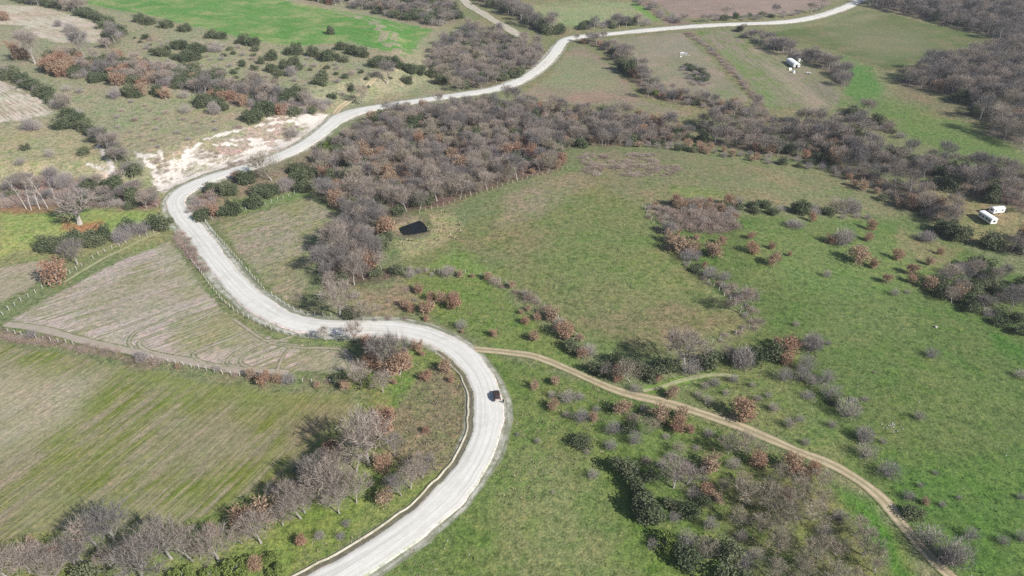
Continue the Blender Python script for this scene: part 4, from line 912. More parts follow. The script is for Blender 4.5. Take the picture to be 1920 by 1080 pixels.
C_['big'] = scatter(W_BIG, 4.4, {'tan_tree': .08, 'bare_tree': .86, 'russet_oak': .05, 'evergreen_bush': .05}, (5.5, 10.5), 'in the dense wood below the right pasture', 1., 5)
C_['top'] = scatter(W_TOP, 5.2, {'evergreen_bush': .04, 'bare_tree': .95}, (6, 11.), 'in the wood belt behind the right pasture', 1., 6)
C_['evr'] = scatter(W_EVR, 4.0, {'evergreen_bush': .40, 'bare_tree': .35, 'russet_oak': .06, 'bare_shrub': .2}, (4.5, 7), 'in the dark thicket at the edge of the right meadow', 1., 7)
BELT_A = [(560, 880), (640, 835), (700, 838), (750, 860), (740, 905), (690, 930), (640, 965), (590, 985), (520, 1015), (470, 1000), (500, 950)]
BELT_B = [(-20, 1040), (60, 1030), (150, 1030), (230, 1025), (310, 1030), (380, 1035), (440, 1010), (480, 1015), (440, 1060), (380, 1075), (250, 1095), (-20, 1095)]
C_['ba'] = scatter(BELT_A, 3.7, {'bare_shrub': .45, 'russet_oak': .2, 'bare_tree': .35}, (4, 7), 'in the tree belt below the green-streaked field', 1., 31)
C_['bb'] = scatter(BELT_B, 3.8, {'bare_shrub': .4, 'evergreen_bush': .12, 'russet_oak': .15, 'bare_tree': .35}, (4, 7), 'in the tree row along the bottom left edge', 1., 32)
LOOSE = [(240, 185), (420, 225), (460, 245), (300, 280), (200, 250), (230, 200)]
C_['lo'] = scatter(LOOSE, 8., {'bare_shrub': .5, 'bramble_thicket': .5}, (2.5, 5), 'on the grassy slope above the chalk bank', .7, 33)
LOOSE2 = [(250, 70), (460, 90), (700, 130), (780, 150), (640, 190), (480, 160), (300, 120)]
C_['l2'] = scatter(LOOSE2, 7., {'bare_shrub': .45, 'bramble_thicket': .25, 'evergreen_bush': .3}, (2.5, 6.5), 'on the scrubby slope below the green wheat field', .8, 34)
BR2 = [(1130, 770), (1230, 770), (1400, 850), (1400, 900), (1330, 1000), (1260, 940), (1200, 850)]
C_['b2'] = scatter(BR2, 3.7, {'bare_shrub': .40, 'bramble_thicket': .2, 'tan_tree': .24, 'russet_oak': .06, 'evergreen_bush': .1}, (3, 5.6), 'on the rough slope below the dirt track', .8, 35)
HEDGE_F = [(1018, 588), (1050, 602), (1085, 642), (1120, 674), (1200, 694), (1300, 682), (1420, 656), (1472, 650), (1482, 690), (1420, 692), (1330, 700), (1260, 712), (1160, 722), (1110, 706), (1070, 662), (1035, 622)]
C_['hf'] = scatter(HEDGE_F, 4.4, {'bare_shrub': .38, 'evergreen_bush': .32, 'bare_tree': .12, 'russet_oak': .18}, (4.2, 6.6), 'in the hedge between the middle fence and the dirt track', 1., 36)
HEDGE_G = [(1485, 690), (1520, 695), (1560, 735), (1605, 785), (1590, 792), (1545, 752), (1495, 712)]
C_['hg'] = scatter(HEDGE_G, 3.2, {'bare_shrub': .8, 'evergreen_bush': .2}, (4.5, 6.5), 'in the shrub line running down the right meadow', 1., 37)
HEDGE_U = [(1340, 388), (1400, 384), (1500, 396), (1620, 402), (1640, 414), (1560, 412), (1440, 404), (1350, 400)]
C_['hu'] = scatter(HEDGE_U, 4.6, {'bare_shrub': .6, 'bare_tree': .15, 'evergreen_bush': .25}, (4, 6.5), 'in the shrub row across the upper pasture', .9, 38)
FRINGE = [(1080, 272), (1200, 268), (1300, 272), (1400, 290), (1545, 306), (1640, 355), (1720, 405), (1700, 402), (1600, 350), (1540, 320), (1400, 302), (1290, 285), (1200, 278)]
C_['fr'] = scatter(FRINGE, 4.2, {'bare_shrub': .55, 'russet_oak': .3, 'evergreen_bush': .15}, (4, 6.5), 'along the wood edge above the upper pasture', .9, 39)
STRIP_LOW = [(-20, 618), (140, 642), (290, 674), (290, 683), (140, 656), (-20, 634)]
C_['sl'] = scatter(STRIP_LOW, 2.2, {'bramble_thicket': 1.}, (1.6, 3.4), 'in the weed strip under the lower left fence', .8, 51, .3)
STRIP_LOW2 = [(290, 674), (450, 702), (560, 708), (680, 712), (690, 730), (560, 722), (450, 713), (290, 684)]
C_['s2'] = scatter(STRIP_LOW2, 2.8, {'bramble_thicket': .7, 'bare_shrub': .25, 'russet_oak': .08}, (1.6, 4.), 'along the fence between the two lower left fields', .9, 52, .34)
STRIP_R = [(905, 518), (950, 532), (1012, 572), (1052, 602), (1085, 635), (1112, 662), (1098, 668), (1070, 640), (1040, 612), (1000, 582), (945, 542), (900, 527)]
C_['s3'] = scatter(STRIP_R, 2.8, {'bramble_thicket': .5, 'bare_shrub': .3, 'russet_oak': .12, 'evergreen_bush': .08}, (2.4, 5), 'under the fence below the grassy gap', 1., 53)
STRIP_C = [(1204, 392), (1236, 440), (1266, 480), (1328, 538), (1385, 590), (1414, 612), (1428, 606), (1402, 570), (1347, 520), (1297, 470), (1258, 430), (1224, 390)]
STRIP_D = [(1414, 606), (1424, 616), (1330, 654), (1316, 645)]
C_['s7'] = scatter(STRIP_D, 3.4, {'bramble_thicket': .7, 'bare_shrub': .3}, (1.6, 3.2), 'under the fence at the lower corner of the pasture', .8, 57)
C_['s4'] = scatter(STRIP_C, 2.6, {'bramble_thicket': .55, 'bare_shrub': .35, 'evergreen_bush': .1}, (2, 4.8), 'under the fence down the right side of the pasture', .95, 54, .22)
STRIP_S = [(756, 505), (875, 508), (875, 518), (820, 518), (756, 516)]
C_['s5'] = scatter(STRIP_S, 2.8, {'bramble_thicket': .6, 'bare_shrub': .4}, (2, 4.2), 'under the fence from the copse to the grassy gap', .9, 55, .3)
ROUGH = [(640, 545), (760, 530), (800, 560), (760, 600), (690, 606), (650, 590)]
C_['s6'] = scatter(ROUGH, 4., {'bramble_thicket': .7, 'bare_shrub': .3}, (1.6, 3.6), 'on the rough ground above the narrow neck', .7, 56, .4)
C_['br'] = scatter(W_BR, 3.9, {'tan_tree': .70, 'russet_oak': .07, 'bare_tree': .1, 'evergreen_bush': .05, 'bare_shrub': .15}, (4.2, 7.0), 'in the tan copse inside the dirt track bend', .9, 8)
C_['scrub'] = scatter(SCRUB_L, 3.6, {'evergreen_bush': .30, 'bare_shrub': .40, 'bare_tree': .18, 'russet_oak': .12}, (6, 9.5), 'in the scrub above the chalk bank', .9, 9)
C_['h1'] = scatter(HEDGE1, 4.6, {'evergreen_bush': .72, 'bare_shrub': .2, 'bare_tree': .1}, (7, 10), 'in the hedge beside the upper pale field', .9, 10)
C_['h2'] = scatter(HEDGE2, 3.9, {'evergreen_bush': .75, 'bare_shrub': .18, 'bare_tree': .07}, (6, 9), 'in the diagonal hedge running down to the chalk bank', .9, 11)
C_['tm'] = scatter(W_TOPMID, 4.8, {'evergreen_bush': .22, 'bare_tree': .62, 'tan_tree': .12}, (6, 9), 'in the small wood beside the green wheat field', .9, 12)
C_['ht'] = scatter(HEDGE_TOP, 6, {'evergreen_bush': .55, 'bare_tree': .3, 'russet_oak': .05, 'bare_shrub': .2}, (8, 12), 'in the hedge behind the green wheat field', .8, 13)
C_['tr'] = scatter(W_TOPR, 6, {'evergreen_bush': .35, 'bare_tree': .65}, (9, 12), 'in the tree line beside the pale cutting', 1., 14)
C_['rn'] = scatter(HEDGE_ROADN, 4.8, {'evergreen_bush': .6, 'bare_shrub': .3, 'bare_tree': .1}, (7, 10), 'in the hedge above the far road', .9, 15)
C_['hb'] = scatter(HEDGE_BROWN, 6.5, {'bare_shrub': .8, 'bare_tree': .2}, (7, 10), 'in the brown strip beside the ploughed field', .7, 16)
C_['rn2'] = scatter(HEDGE_ROADN2, 7, {'evergreen_bush': .35, 'bare_shrub': .4, 'bare_tree': .25}, (6, 10), 'between the ploughed field and the far road', .8, 17)
C_['hm'] = scatter(HEDGE_MID, 4.0, {'evergreen_bush': .12, 'bare_tree': .45, 'russet_oak': .10, 'bare_shrub': .35}, (5, 8), 'in the hedge between the two fallow fields', .95, 18)
C_['hr'] = scatter(HEDGE_R, 4.0, {'bare_tree': .45, 'bare_shrub': .45, 'evergreen_bush': .1}, (6, 9), 'in the hedge beside the white shed', .8, 19)
C_['hl'] = scatter(HEDGE_LINE, 3.2, {'bramble_thicket': .6, 'bare_shrub': .4}, (3.5, 6), 'in the thin line between the fallow and striped fields', .6, 20)
C_['hrl'] = scatter(HEDGE_RLOW, 5, {'bare_tree': .4, 'bare_shrub': .35, 'evergreen_bush': .25}, (6, 9), 'in the clump below the white shed', .8, 21)
C_['pt'] = scatter(PATCH, 3.6, {'bare_shrub': .7, 'evergreen_bush': .25}, (5, 7), 'in the overgrown patch of the fallow field', .6, 22)
C_['tl'] = scatter(THICK_L, 3.0, {'bare_shrub': .45, 'bramble_thicket': .40, 'evergreen_bush': .06, 'bare_tree': .1}, (5, 7), 'in the mauve thicket behind the pale poplars', .75, 23)
C_['tp'] = scatter(THICK_P, 2.2, {'bare_shrub': .22, 'bramble_thicket': .75, 'russet_oak': .03}, (2.6, 6), 'in the low thicket inside the fenced corner', 1., 24, .30)
C_['trl'] = scatter(THICK_ROADL, 2.2, {'bramble_thicket': 1.}, (2.4, 4), 'in the bramble strip beside the road', .8, 25)
C_['tb'] = scatter(THICK_BEND, 3.0, {'bramble_thicket': .8, 'bare_shrub': .2}, (3, 6), 'in the thicket inside the sharp road bend', .9, 26)
C_['tn'] = scatter(THICK_N, 2.6, {'bramble_thicket': 1.}, (2., 5.5), 'on the brown rise of the upper pasture', .5, 27, .50)
for j_, b_ in enumerate(BRAM): C_['bram%d' % j_] = scatter(b_, 2.6, {'bramble_thicket': 1.}, (3, 4.5), 'on the eroded chalk bank', .5, 40 + j_)
print('PLANTS', len(PLANTS), C_)

# ------------------------------------------------------------------ landmarks that labels refer to

DESC = {'bare_tree': ('bare grey tree', 'tree'), 'tan_tree': ('bare tan-brown tree', 'tree'), 'pale_tree': ('slim leafless tree with pale trunk', 'tree'), 'old_tree': ('gnarled leafless pale tree', 'tree'),
        'russet_oak': ('russet-leaved oak', 'tree'), 'evergreen_bush': ('dark evergreen bush', 'bush'), 'light_green_bush': ('light green bush', 'bush'), 'bare_shrub': ('grey leafless shrub', 'shrub'), 'bramble_thicket': ('low brown bramble bush', 'bramble')}
PLUR = {'bare_tree': 'bare grey trees', 'tan_tree': 'tan-brown trees', 'pale_tree': 'pale-trunked trees', 'old_tree': 'gnarled tree', 'russet_oak': 'russet-leaved oaks', 'evergreen_bush': 'dark evergreen bushes',
        'light_green_bush': 'light green bushes', 'bare_shrub': 'grey leafless shrubs', 'bramble_thicket': 'low brown bramble bushes'}
ORD = ['nearest', 'second nearest', 'third nearest', 'fourth nearest', 'fifth nearest', 'sixth nearest', 'seventh nearest', 'eighth nearest', 'ninth nearest', 'tenth nearest', 'eleventh nearest', 'twelfth nearest']

def rank_label(kind, x, y, used):
    best = []
    same = [(p[1], p[2]) for p in PLANTS if p[0] == kind]
    for k, (lx, ly) in LMW.items():
        d0 = math.hypot(x - lx, y - ly)
        if d0 > 120: continue
        s = sector(x - lx, y - ly)
        rk = sum(1 for u, v in same if math.hypot(u - lx, v - ly) < d0 - 1e-6 and sector(u - lx, v - ly) == s)
        best.append((rk + d0 / 60, rk, k, s))
    best.sort()
    for _, rk, k, s in best:
        if rk >= len(ORD): continue
        lab = f"{DESC[kind][0]} {s} {k}" + (f", the {ORD[rk]} one" if rk else ", nearest to it")
        if lab not in used and 4 <= len(lab.split()) <= 16: used.add(lab); return lab
    return None

LIMIT = 295
used, rest, nparts = set(), {}, 0
by = {}
for p in PLANTS: by.setdefault(p[0], []).append(p)
SRC = {}
def put(kind, p, vi, whole=False):
    global nparts
    k, x, y, z, wm, st, area = p; Wd, H, tm, cm, bm = PROTO[kind][vi]
    s = wm / Wd; rz = random.uniform(0, 6.28); sz = s * st
    px, py = project(np.array([x]), np.array([y]), np.array([z])); seen_w = wm * FPX / depth(x, y, z)
    lab = f"{DESC[kind][0]} {area}" if area else rank_label(kind, x, y, used)
    grp = (f"{PLUR[kind]} {area}" if area else f"{PLUR[kind]} standing in the open")
    if lab is None:
        lab = f"{DESC[kind][0]} standing among others of its kind in the open"
    if not whole and tm is not None and seen_w > (26 if area else 20):
        o = link(kind, None, None, (x, y, z - .05), rz, (s, s, sz), label=lab, category=DESC[kind][1], group=grp); o.empty_display_size = .3
        link('trunk', tm, o); link('crown', cm, o); nparts += 2
    else:
        o = link(kind, bm, None, (x, y, z - .05), rz, (s, s, sz), label=lab, category=DESC[kind][1], group=grp); nparts += 1
        SRC.setdefault((kind, vi), o)
for kind, L in by.items():
    L.sort(key=lambda p: -(p[4] / depth(p[1], p[2], p[3])) - (10 if p[6] is None else 0))
    for j, p in enumerate(L):
        if j < LIMIT: put(kind, p, j % len(PROTO[kind]), LIMIT - 6 < j + 1 and len(L) > LIMIT)
        else: rest.setdefault((kind, j % len(PROTO[kind])), []).append(p)

# the remaining plants of the woods: one mass per kind, instanced from the plants that stand in the scene
for kind in PROTO:
    grp = {vi: rest[(kind, vi)] for vi in range(len(PROTO[kind])) if (kind, vi) in rest}
    if not grp: continue
    P_, S_, R_, I_ = [], [], [], []
    for vi, L in grp.items():
        for k, x, y, z, wm, st, area in L:
            s = wm / PROTO[kind][vi][0]; P_.append((x, y, z - .05)); S_.append((s, s, s * st)); R_.append(random.uniform(0, 6.28)); I_.append(vi)
    me = bpy.data.meshes.new('points'); me.from_pydata(P_, [], [])
    a_ = me.attributes.new('size', 'FLOAT_VECTOR', 'POINT'); a_.data.foreach_set('vector', np.array(S_, np.float32).ravel())
    fattr(me, 'turn', R_); a_ = me.attributes.new('variant', 'INT', 'POINT'); a_.data.foreach_set('value', np.array(I_, np.int32))
    mass = {'bare_tree': 'woodland', 'tan_tree': 'copse_trees', 'russet_oak': 'russet_undergrowth', 'evergreen_bush': 'evergreen_undergrowth', 'bare_shrub': 'leafless_undergrowth', 'bramble_thicket': 'brambles'}.get(kind, 'undergrowth')
    o = link(mass, me, kind='stuff', label=f"mass of {PLUR[kind]} filling the farther woods and hedges", category='woodland')
    ng = bpy.data.node_groups.new(mass, 'GeometryNodeTree'); ng.interface.new_socket('Geometry', in_out='INPUT', socket_type='NodeSocketGeometry'); ng.interface.new_socket('Geometry', in_out='OUTPUT', socket_type='NodeSocketGeometry')
    N = ng.nodes; gi = N.new('NodeGroupInput'); go = N.new('NodeGroupOutput'); jn = N.new('GeometryNodeJoinGeometry')
    def na(name, typ):
        x = N.new('GeometryNodeInputNamedAttribute'); x.data_type = typ; x.inputs['Name'].default_value = name
        return [s for s in x.outputs if s.enabled and s.name == 'Attribute'][0]
    tv, sv, rv = na('variant', 'INT'), na('size', 'FLOAT_VECTOR'), na('turn', 'FLOAT')
    cx = N.new('ShaderNodeCombineXYZ'); ng.links.new(rv, cx.inputs[2])
    for vi in grp:
        src = SRC.get((kind, vi))
        if src is None: src = next(v for (k2, _), v in SRC.items() if k2 == kind)
        oi = N.new('GeometryNodeObjectInfo'); oi.transform_space = 'ORIGINAL'; oi.inputs['Object'].default_value = src; oi.inputs['As Instance'].default_value = True
        ip = N.new('GeometryNodeInstanceOnPoints'); cmpn = N.new('FunctionNodeCompare'); cmpn.data_type = 'INT'; cmpn.operation = 'EQUAL'
        ints = [s for s in cmpn.inputs if s.enabled and s.type == 'INT']; ng.links.new(tv, ints[0]); ints[1].default_value = vi
        ng.links.new(gi.outputs[0], ip.inputs['Points']); ng.links.new(cmpn.outputs[0], ip.inputs['Selection']); ng.links.new(oi.outputs['Geometry'], ip.inputs['Instance'])
        ng.links.new(cx.outputs[0], ip.inputs['Rotation']); ng.links.new(sv, ip.inputs['Scale']); ng.links.new(ip.outputs[0], jn.inputs[0])
    ng.links.new(jn.outputs[0], go.inputs[0])
    md = o.modifiers.new('spread', 'NODES'); md.node_group = ng
print('REST', {k: len(v) for k, v in rest.items()}, 'leaf objects', nparts)

# ------------------------------------------------------------------ fences
pb = MB(); pb.box((-.065, -.065, -.15), (.065, .065, 1.45)); pb.add([(-.065, -.065, 1.45), (.065, -.065, 1.45), (.065, .065, 1.45), (-.065, .065, 1.45), (0, .0, 1.5)], [(0, 1, 4), (1, 2, 4), (2, 3, 4), (3, 0, 4)])
POSTM = mesh('post', pb.V, pb.F, M['post']); POSTT = mesh('post', pb.V, pb.F, M['timber'])
def fence(label, pts, gap=2.5, pm=POSTM, group='post and wire fences around the fields'):
    P = WP(pts); p, s = even(P, gap); z = hz(p[:, 0], p[:, 1])
    o = link('fence', None, None, (p[0, 0], p[0, 1], z[0]), label=label, category='fence', group=group); org = np.array(o.location)
    mb = MB()
    for j in range(len(p)):
        if random.random() > .06 or j in (0, len(p) - 1):
            c = link('post', pm, o, np.array((p[j, 0], p[j, 1], z[j])) - org, random.uniform(-.3, .3)); c.scale = (1.0, 1.0, random.uniform(.8, 1.12))
            c.rotation_euler = (random.gauss(0, .06), random.gauss(0, .06), c.rotation_euler[2])
        if j + 1 < len(p):
            for h in (.4, .85, 1.3):
                mb.tube(np.array((p[j, 0], p[j, 1], z[j] + h)) - org, np.array((p[j + 1, 0], p[j + 1, 1], z[j + 1] + h)) - org, .006, .006, 3, 0, False)
    mb.build('wire', M['wire'], o)
fence('white post fence along the left side of the road, from thicket to narrow neck', [(352, 475), (360, 490), (372, 505), (384, 522), (400, 543), (417, 564), (441, 584), (472, 601), (504, 616), (542, 629), (588, 634), (660, 635)])
fence('white post fence along the right side of the road below the sharp bend', [(386, 418), (394, 428), (414, 452), (436, 476), (456, 498), (476, 522), (497, 544), (527, 567), (550, 582), (585, 592), (621, 594)])
fence('white post fence along the top of the small roadside field', [(386, 416), (411, 407), (455, 396), (487, 387), (520, 377), (574, 356), (596, 354)])
fence('white post fence across the lower left between stubble and green field', [(-20, 614), (1, 620), (51, 631), (100, 640), (138, 646)])
fence('white post fence between the stubble field and the russet oaks lower left', [(287, 674), (347, 686), (411, 700), (472, 709), (552, 716), (620, 718)])
fence('white post fence from the field gate down to the left edge', [(301, 433), (242, 455), (192, 474), (142, 507), (84, 539), (37, 566), (6, 590)])
fence('pale timber post fence along the lower edge of the central wood', [(787, 399), (830, 386), (882, 369), (938, 351), (991, 334), (1040, 322), (1064, 316)], 2.6, POSTT)
fence('short white post fence beside the pond at the copse edge', [(728, 440), (729, 454), (724, 461), (711, 474), (700, 486), (686, 505)])
fence('white post fence from the copse to the grassy gap', [(756, 509), (791, 509), (821, 510), (859, 512), (873, 512)])
fence('white post fence from the grassy gap down to the evergreen hedge', [(900, 517), (931, 525), (948, 531), (990, 546), (1019, 572), (1051, 601), (1080, 632), (1111, 659)])
fence('white post fence around the right corner of the central pasture', [(1205, 389), (1222, 414), (1242, 441), (1270, 476), (1302, 505), (1333, 533), (1382, 575), (1417, 611), (1377, 629), (1320, 645)], 2.7)
fence('white post fence along the top of the upper pasture', [(1085, 275), (1125, 272), (1172, 272), (1212, 268)], 3.4)
fence('white post fence between the tree belt and the upper pasture', [(1490, 283), (1530, 290), (1570, 296)], 3.)

# field gate of pale green tubes
x, y = (float(v) for v in G(321, 431)); z = float(hz(x, y))
g = link('gate', None, None, (x, y, z), R(8), label='pale green tubular field gate at the left of the road', category='gate')
mb = MB(); W_ = 2.6
for h in (.15, 1.35): mb.tube((-W_ / 2, 0, h), (W_ / 2, 0, h), .05, .05, 6)
for u in (-1, 1): mb.tube((u * W_ / 2, 0, .15), (u * W_ / 2, 0, 1.35), .05, .05, 6)
mb.build('gate_frame', M['green_metal'], g)
for k in range(5):
    mb = MB(); mb.tube((-W_ / 2 + W_ * (k + 1) / 6, 0, .15), (-W_ / 2 + W_ * (k + 1) / 6, 0, 1.35), .025, .025, 5); mb.build('bar', M['green_metal'], g)
mb = MB(); mb.tube((-W_ / 2, 0, .75), (W_ / 2, 0, .75), .03, .03, 5); mb.build('rail', M['green_metal'], g)
for u in (-1, 1):
    mb = MB(); mb.box((u * (W_ / 2 + .15) - .07, -.07, -.2), (u * (W_ / 2 + .15) + .07, .07, 1.6)); mb.build('gate_post', M['post'], g, .01)

# ------------------------------------------------------------------ the car
x, y = (float(v) for v in G(931.5, 747)); z = float(hz(x, y)) + .50
car = link('car', None, None, (x, y, z), R(8), label='small brown car parked at the edge of the white gravel road', category='car')
# body of stations along y (rear -1.9 .. front 1.9): half width, bottom, top
st = [(-1.92, .66, .38, .62), (-1.86, .78, .28, .86), (-1.6, .82, .24, .95), (-.8, .84, .22, .97), (.2, .84, .22, .96), (.9, .83, .22, .92), (1.5, .80, .25, .82), (1.82, .72, .28, .68), (1.92, .60, .36, .56)]
def loft(st, ring):
    V, F = [], []; n = len(ring(1, 0, 1))
    for yy, w, lo, hi in st: V += [(a_, yy, b_) for a_, b_ in ring(w, lo, hi)]
    for j in range(len(st) - 1):
        for k in range(n): F.append((j * n + k, j * n + (k + 1) % n, (j + 1) * n + (k + 1) % n, (j + 1) * n + k))
    F += [tuple(range(n))[::-1], tuple(range((len(st) - 1) * n, len(st) * n))]; return V, F
rg = lambda w, lo, hi: [(-w * .9, lo), (w * .9, lo), (w, lo + .15), (w * 1.0, lo + (hi - lo) * .6), (w * .93, hi - .04), (w * .80, hi), (-w * .80, hi), (-w * .93, hi - .04), (-w, lo + (hi - lo) * .6), (-w, lo + .15)]
V, F = loft(st, rg); mb = MB(); mb.add(V, F); mb.build('body', M['car'], car, 0, True)
cab = [(-1.84, .72, .93, .95), (-1.45, .70, .93, 1.44), (-1.1, .70, .93, 1.50), (-.2, .70, .93, 1.52), (.3, .69, .93, 1.46), (.98, .68, .90, .94)]
rc = lambda w, lo, hi: [(-w * 1.03, lo - .03), (w * 1.03, lo - .03), (w * .98, lo + (hi - lo) * .35), (w * .86, lo + (hi - lo) * .92), (w * .74, hi), (-w * .74, hi), (-w * .86, lo + (hi - lo) * .92), (-w * .98, lo + (hi - lo) * .35)]
V, F = loft(cab, rc); mb = MB(); mb.add(V, F); mb.build('cabin', M['glass'], car, 0, True)
mb = MB(); V, F = loft([(-1.52, .60, 1.44, 1.475), (-1.1, .615, 1.48, 1.535), (-.2, .615, 1.49, 1.555), (.28, .60, 1.45, 1.50)], lambda w, lo, hi: [(-w, lo), (w, lo), (w * .97, hi - .01), (w * .8, hi), (-w * .8, hi), (-w * .97, hi - .01)]); mb.add(V, F); mb.build('roof', M['car'], car, 0, True)
for u in (-1, 1):
    mb = MB()
    mb.tube((u * .70, .98, .93), (u * .58, .30, 1.46), .035, .035, 5); mb.tube((u * .72, -.35, .95), (u * .595, -.35, 1.50), .035, .035, 5); mb.tube((u * .72, -1.84, .95), (u * .59, -1.47, 1.45), .06, .05, 5)
    mb.build('pillar', M['car'], car)
    mb = MB(); mb.box((u * .56 - .02, -1.4, 1.53), (u * .56 + .02, .1, 1.57)); mb.build('roof_rail', M['dark'], car, .008)
    mb = MB(); mb.box((u * .94 - .09, .62, .95), (u * .94 + .09, .74, 1.07)); mb.build('mirror', M['car'], car, .02)
    mb = MB(); mb.box((u * .64 - .1, -1.925, .62), (u * .64 + .1, -1.87, .82)); mb.build('tail_light', plain('red_lens', (.25, .02, .02), .3), car, .015)
    mb = MB(); mb.box((u * .56 - .13, 1.80, .56), (u * .56 + .13, 1.885, .68)); mb.build('headlight', M['white'], car, .015)
    for yy in (-1.2, 1.25):
        mb = MB(); mb.tube((u * .66, yy, .31), (u * .86, yy, .31), .31, .31, 18); w = mb.build('wheel', M['dark'], car, .02)
        mb = MB(); mb.tube((u * .855, yy, .31), (u * .872, yy, .31), .19, .19, 14); mb.build('rim', M['offwhite'], w)
mb = MB(); mb.box((-.72, -1.975, .34), (.72, -1.9, .52)); mb.build('bumper', M['offwhite'], car, .03)
mb = MB(); mb.box((-.72, 1.87, .30), (.72, 1.95, .46)); mb.build('bumper', M['dark'], car, .03)
mb = MB(); mb.box((-.26, -1.95, .62), (.26, -1.925, .73)); mb.build('number_plate', M['white'], car)
tg = MB(); tg.add([(-.58, -1.90, .64), (.58, -1.90, .64), (.60, -1.80, .97), (-.60, -1.80, .97), (-.60, -1.93, .64), (.60, -1.93, .64), (.63, -1.83, .98), (-.63, -1.83, .98)],
    [(4, 5, 6, 7), (0, 3, 2, 1), (0, 1, 5, 4), (2, 3, 7, 6), (1, 2, 6, 5), (3, 0, 4, 7)]); tg.build('tailgate', plain('painted_sunlit_tan', (.36, .26, .21), .4, .2), car)  # brown tailgate painted paler, with sun and reflections put into its colour

# ------------------------------------------------------------------ a person crouching behind the car
x, y = (float(v) for v in G(944.5, 757.5)); z = float(hz(x, y)) + .42
def person(loc, rz):
    o = link('person', None, None, loc, rz, label='person in dark clothes crouching on the road edge behind the brown car', category='person')
    P = [(0, 0, .42), (0, .04, .62), (0, .12, .84), (0, .17, .93), (0, .21, 1.02), (0, .23, 1.12),
         (.11, .02, .38), (.16, .40, .46), (.15, .16, .06), (.15, .36, .03), (-.11, .02, .38), (-.16, .36, .30), (-.14, .02, .06), (-.14, .20, .03),
         (.17, .13, .84), (.25, .28, .62), (.18, .46, .52), (.13, .53, .50), (-.17, .13, .84), (-.26, .26, .62), (-.17, .45, .50), (-.11, .52, .48)]
    E = [(0, 1), (1, 2), (2, 3), (3, 4), (4, 5), (0, 6), (6, 7), (7, 8), (8, 9), (0, 10), (10, 11), (11, 12), (12, 13), (2, 14), (14, 15), (15, 16), (16, 17), (2, 18), (18, 19), (19, 20), (20, 21)]
    rad = [.15, .15, .15, .06, .085, .075, .10, .075, .05, .045, .10, .075, .05, .045, .07, .05, .037, .03, .07, .05, .037, .03]
    me = bpy.data.meshes.new('body'); me.from_pydata(P, E, []); me.update()
    b_ = link('body', me, o); b_.data.materials.append(plain('dark_clothes', (.018, .018, .024), .9, .3, 6.))
    md = b_.modifiers.new('skin', 'SKIN'); b_.modifiers.new('sub', 'SUBSURF').render_levels = 2
    for v, r_ in zip(me.skin_vertices[0].data, rad): v.radius = (r_, r_); v.use_root = False
    me.skin_vertices[0].data[0].use_root = True
    skin = plain('skin', (.45, .28, .20), .6, .1)
    import bmesh
    def blob(name, c, s, mat):
        bm = bmesh.new(); bmesh.ops.create_uvsphere(bm, u_segments=14, v_segments=10, radius=1); me = bpy.data.meshes.new(name)
        for v in bm.verts: v.co = (v.co.x * s[0] + c[0], v.co.y * s[1] + c[1], v.co.z * s[2] + c[2])
        bm.to_mesh(me); bm.free(); me.materials.append(mat); me.polygons.foreach_set('use_smooth', [True] * len(me.polygons)); return link(name, me, o)
    blob('face', (0, .265, 1.07), (.068, .06, .095), skin); blob('hair', (0, .205, 1.105), (.092, .10, .10), plain('dark_hair', (.02, .015, .012), .7))
    for u in (-1, 1):
        h = blob('hand', (u * .12, .55, .50), (.032, .05, .022), skin)
        for k in range(4):
            f = MB(); f.tube((u * .12 + (k - 1.5) * .016, .58, .50), (u * .12 + (k - 1.5) * .017, .64 - .006 * abs(k - 1.5), .48), .009, .007, 5); f.build('finger', skin, h)
        f = MB(); f.tube((u * .095, .54, .50), (u * .075, .585, .49), .01, .008, 5); f.build('finger', skin, h)
person((x, y, z), R(60))

# ------------------------------------------------------------------ caravans, shed, litter
def frame_at(px0, py0, px1, py1):
    (x0, y0), (x1, y1) = WP([(px0, py0), (px1, py1)]); return (x0 + x1) / 2, (y0 + y1) / 2, math.atan2(y1 - y0, x1 - x0), math.hypot(x1 - x0, y1 - y0)
# long white caravan: arched roof, windows on the shaded side
x, y, an, L = frame_at(1838, 406, 1861, 423); L = min(L, 11.5); z = float(hz(x, y))
lc = link('mobile_home', None, None, (x, y, z + .05), an, label='long white mobile home with curved roof in the clearing', category='mobile home')
def shell(o, L, Wd, h, rise, mat, roofmat, n=9):
    mb = MB(); mb.box((-L / 2, -Wd / 2, .45), (L / 2, Wd / 2, h)); mb.build('body', mat, o, .05)
    prof = [(-Wd / 2 - .06, h + .003)] + [(-(Wd / 2 + .06) * math.cos(math.pi * k / n), h + .04 + rise * math.sin(math.pi * k / n)) for k in range(n + 1)] + [(Wd / 2 + .06, h + .003)]
    V = [(xx, yy, zz) for xx in (-L / 2 - .08, L / 2 + .08) for yy, zz in prof]; m_ = len(prof)
    mb = MB(); mb.add(V, [(k, (k + 1) % m_, m_ + (k + 1) % m_, m_ + k) for k in range(m_)] + [tuple(range(m_))[::-1], tuple(range(m_, 2 * m_))]); mb.build('roof', roofmat, o)
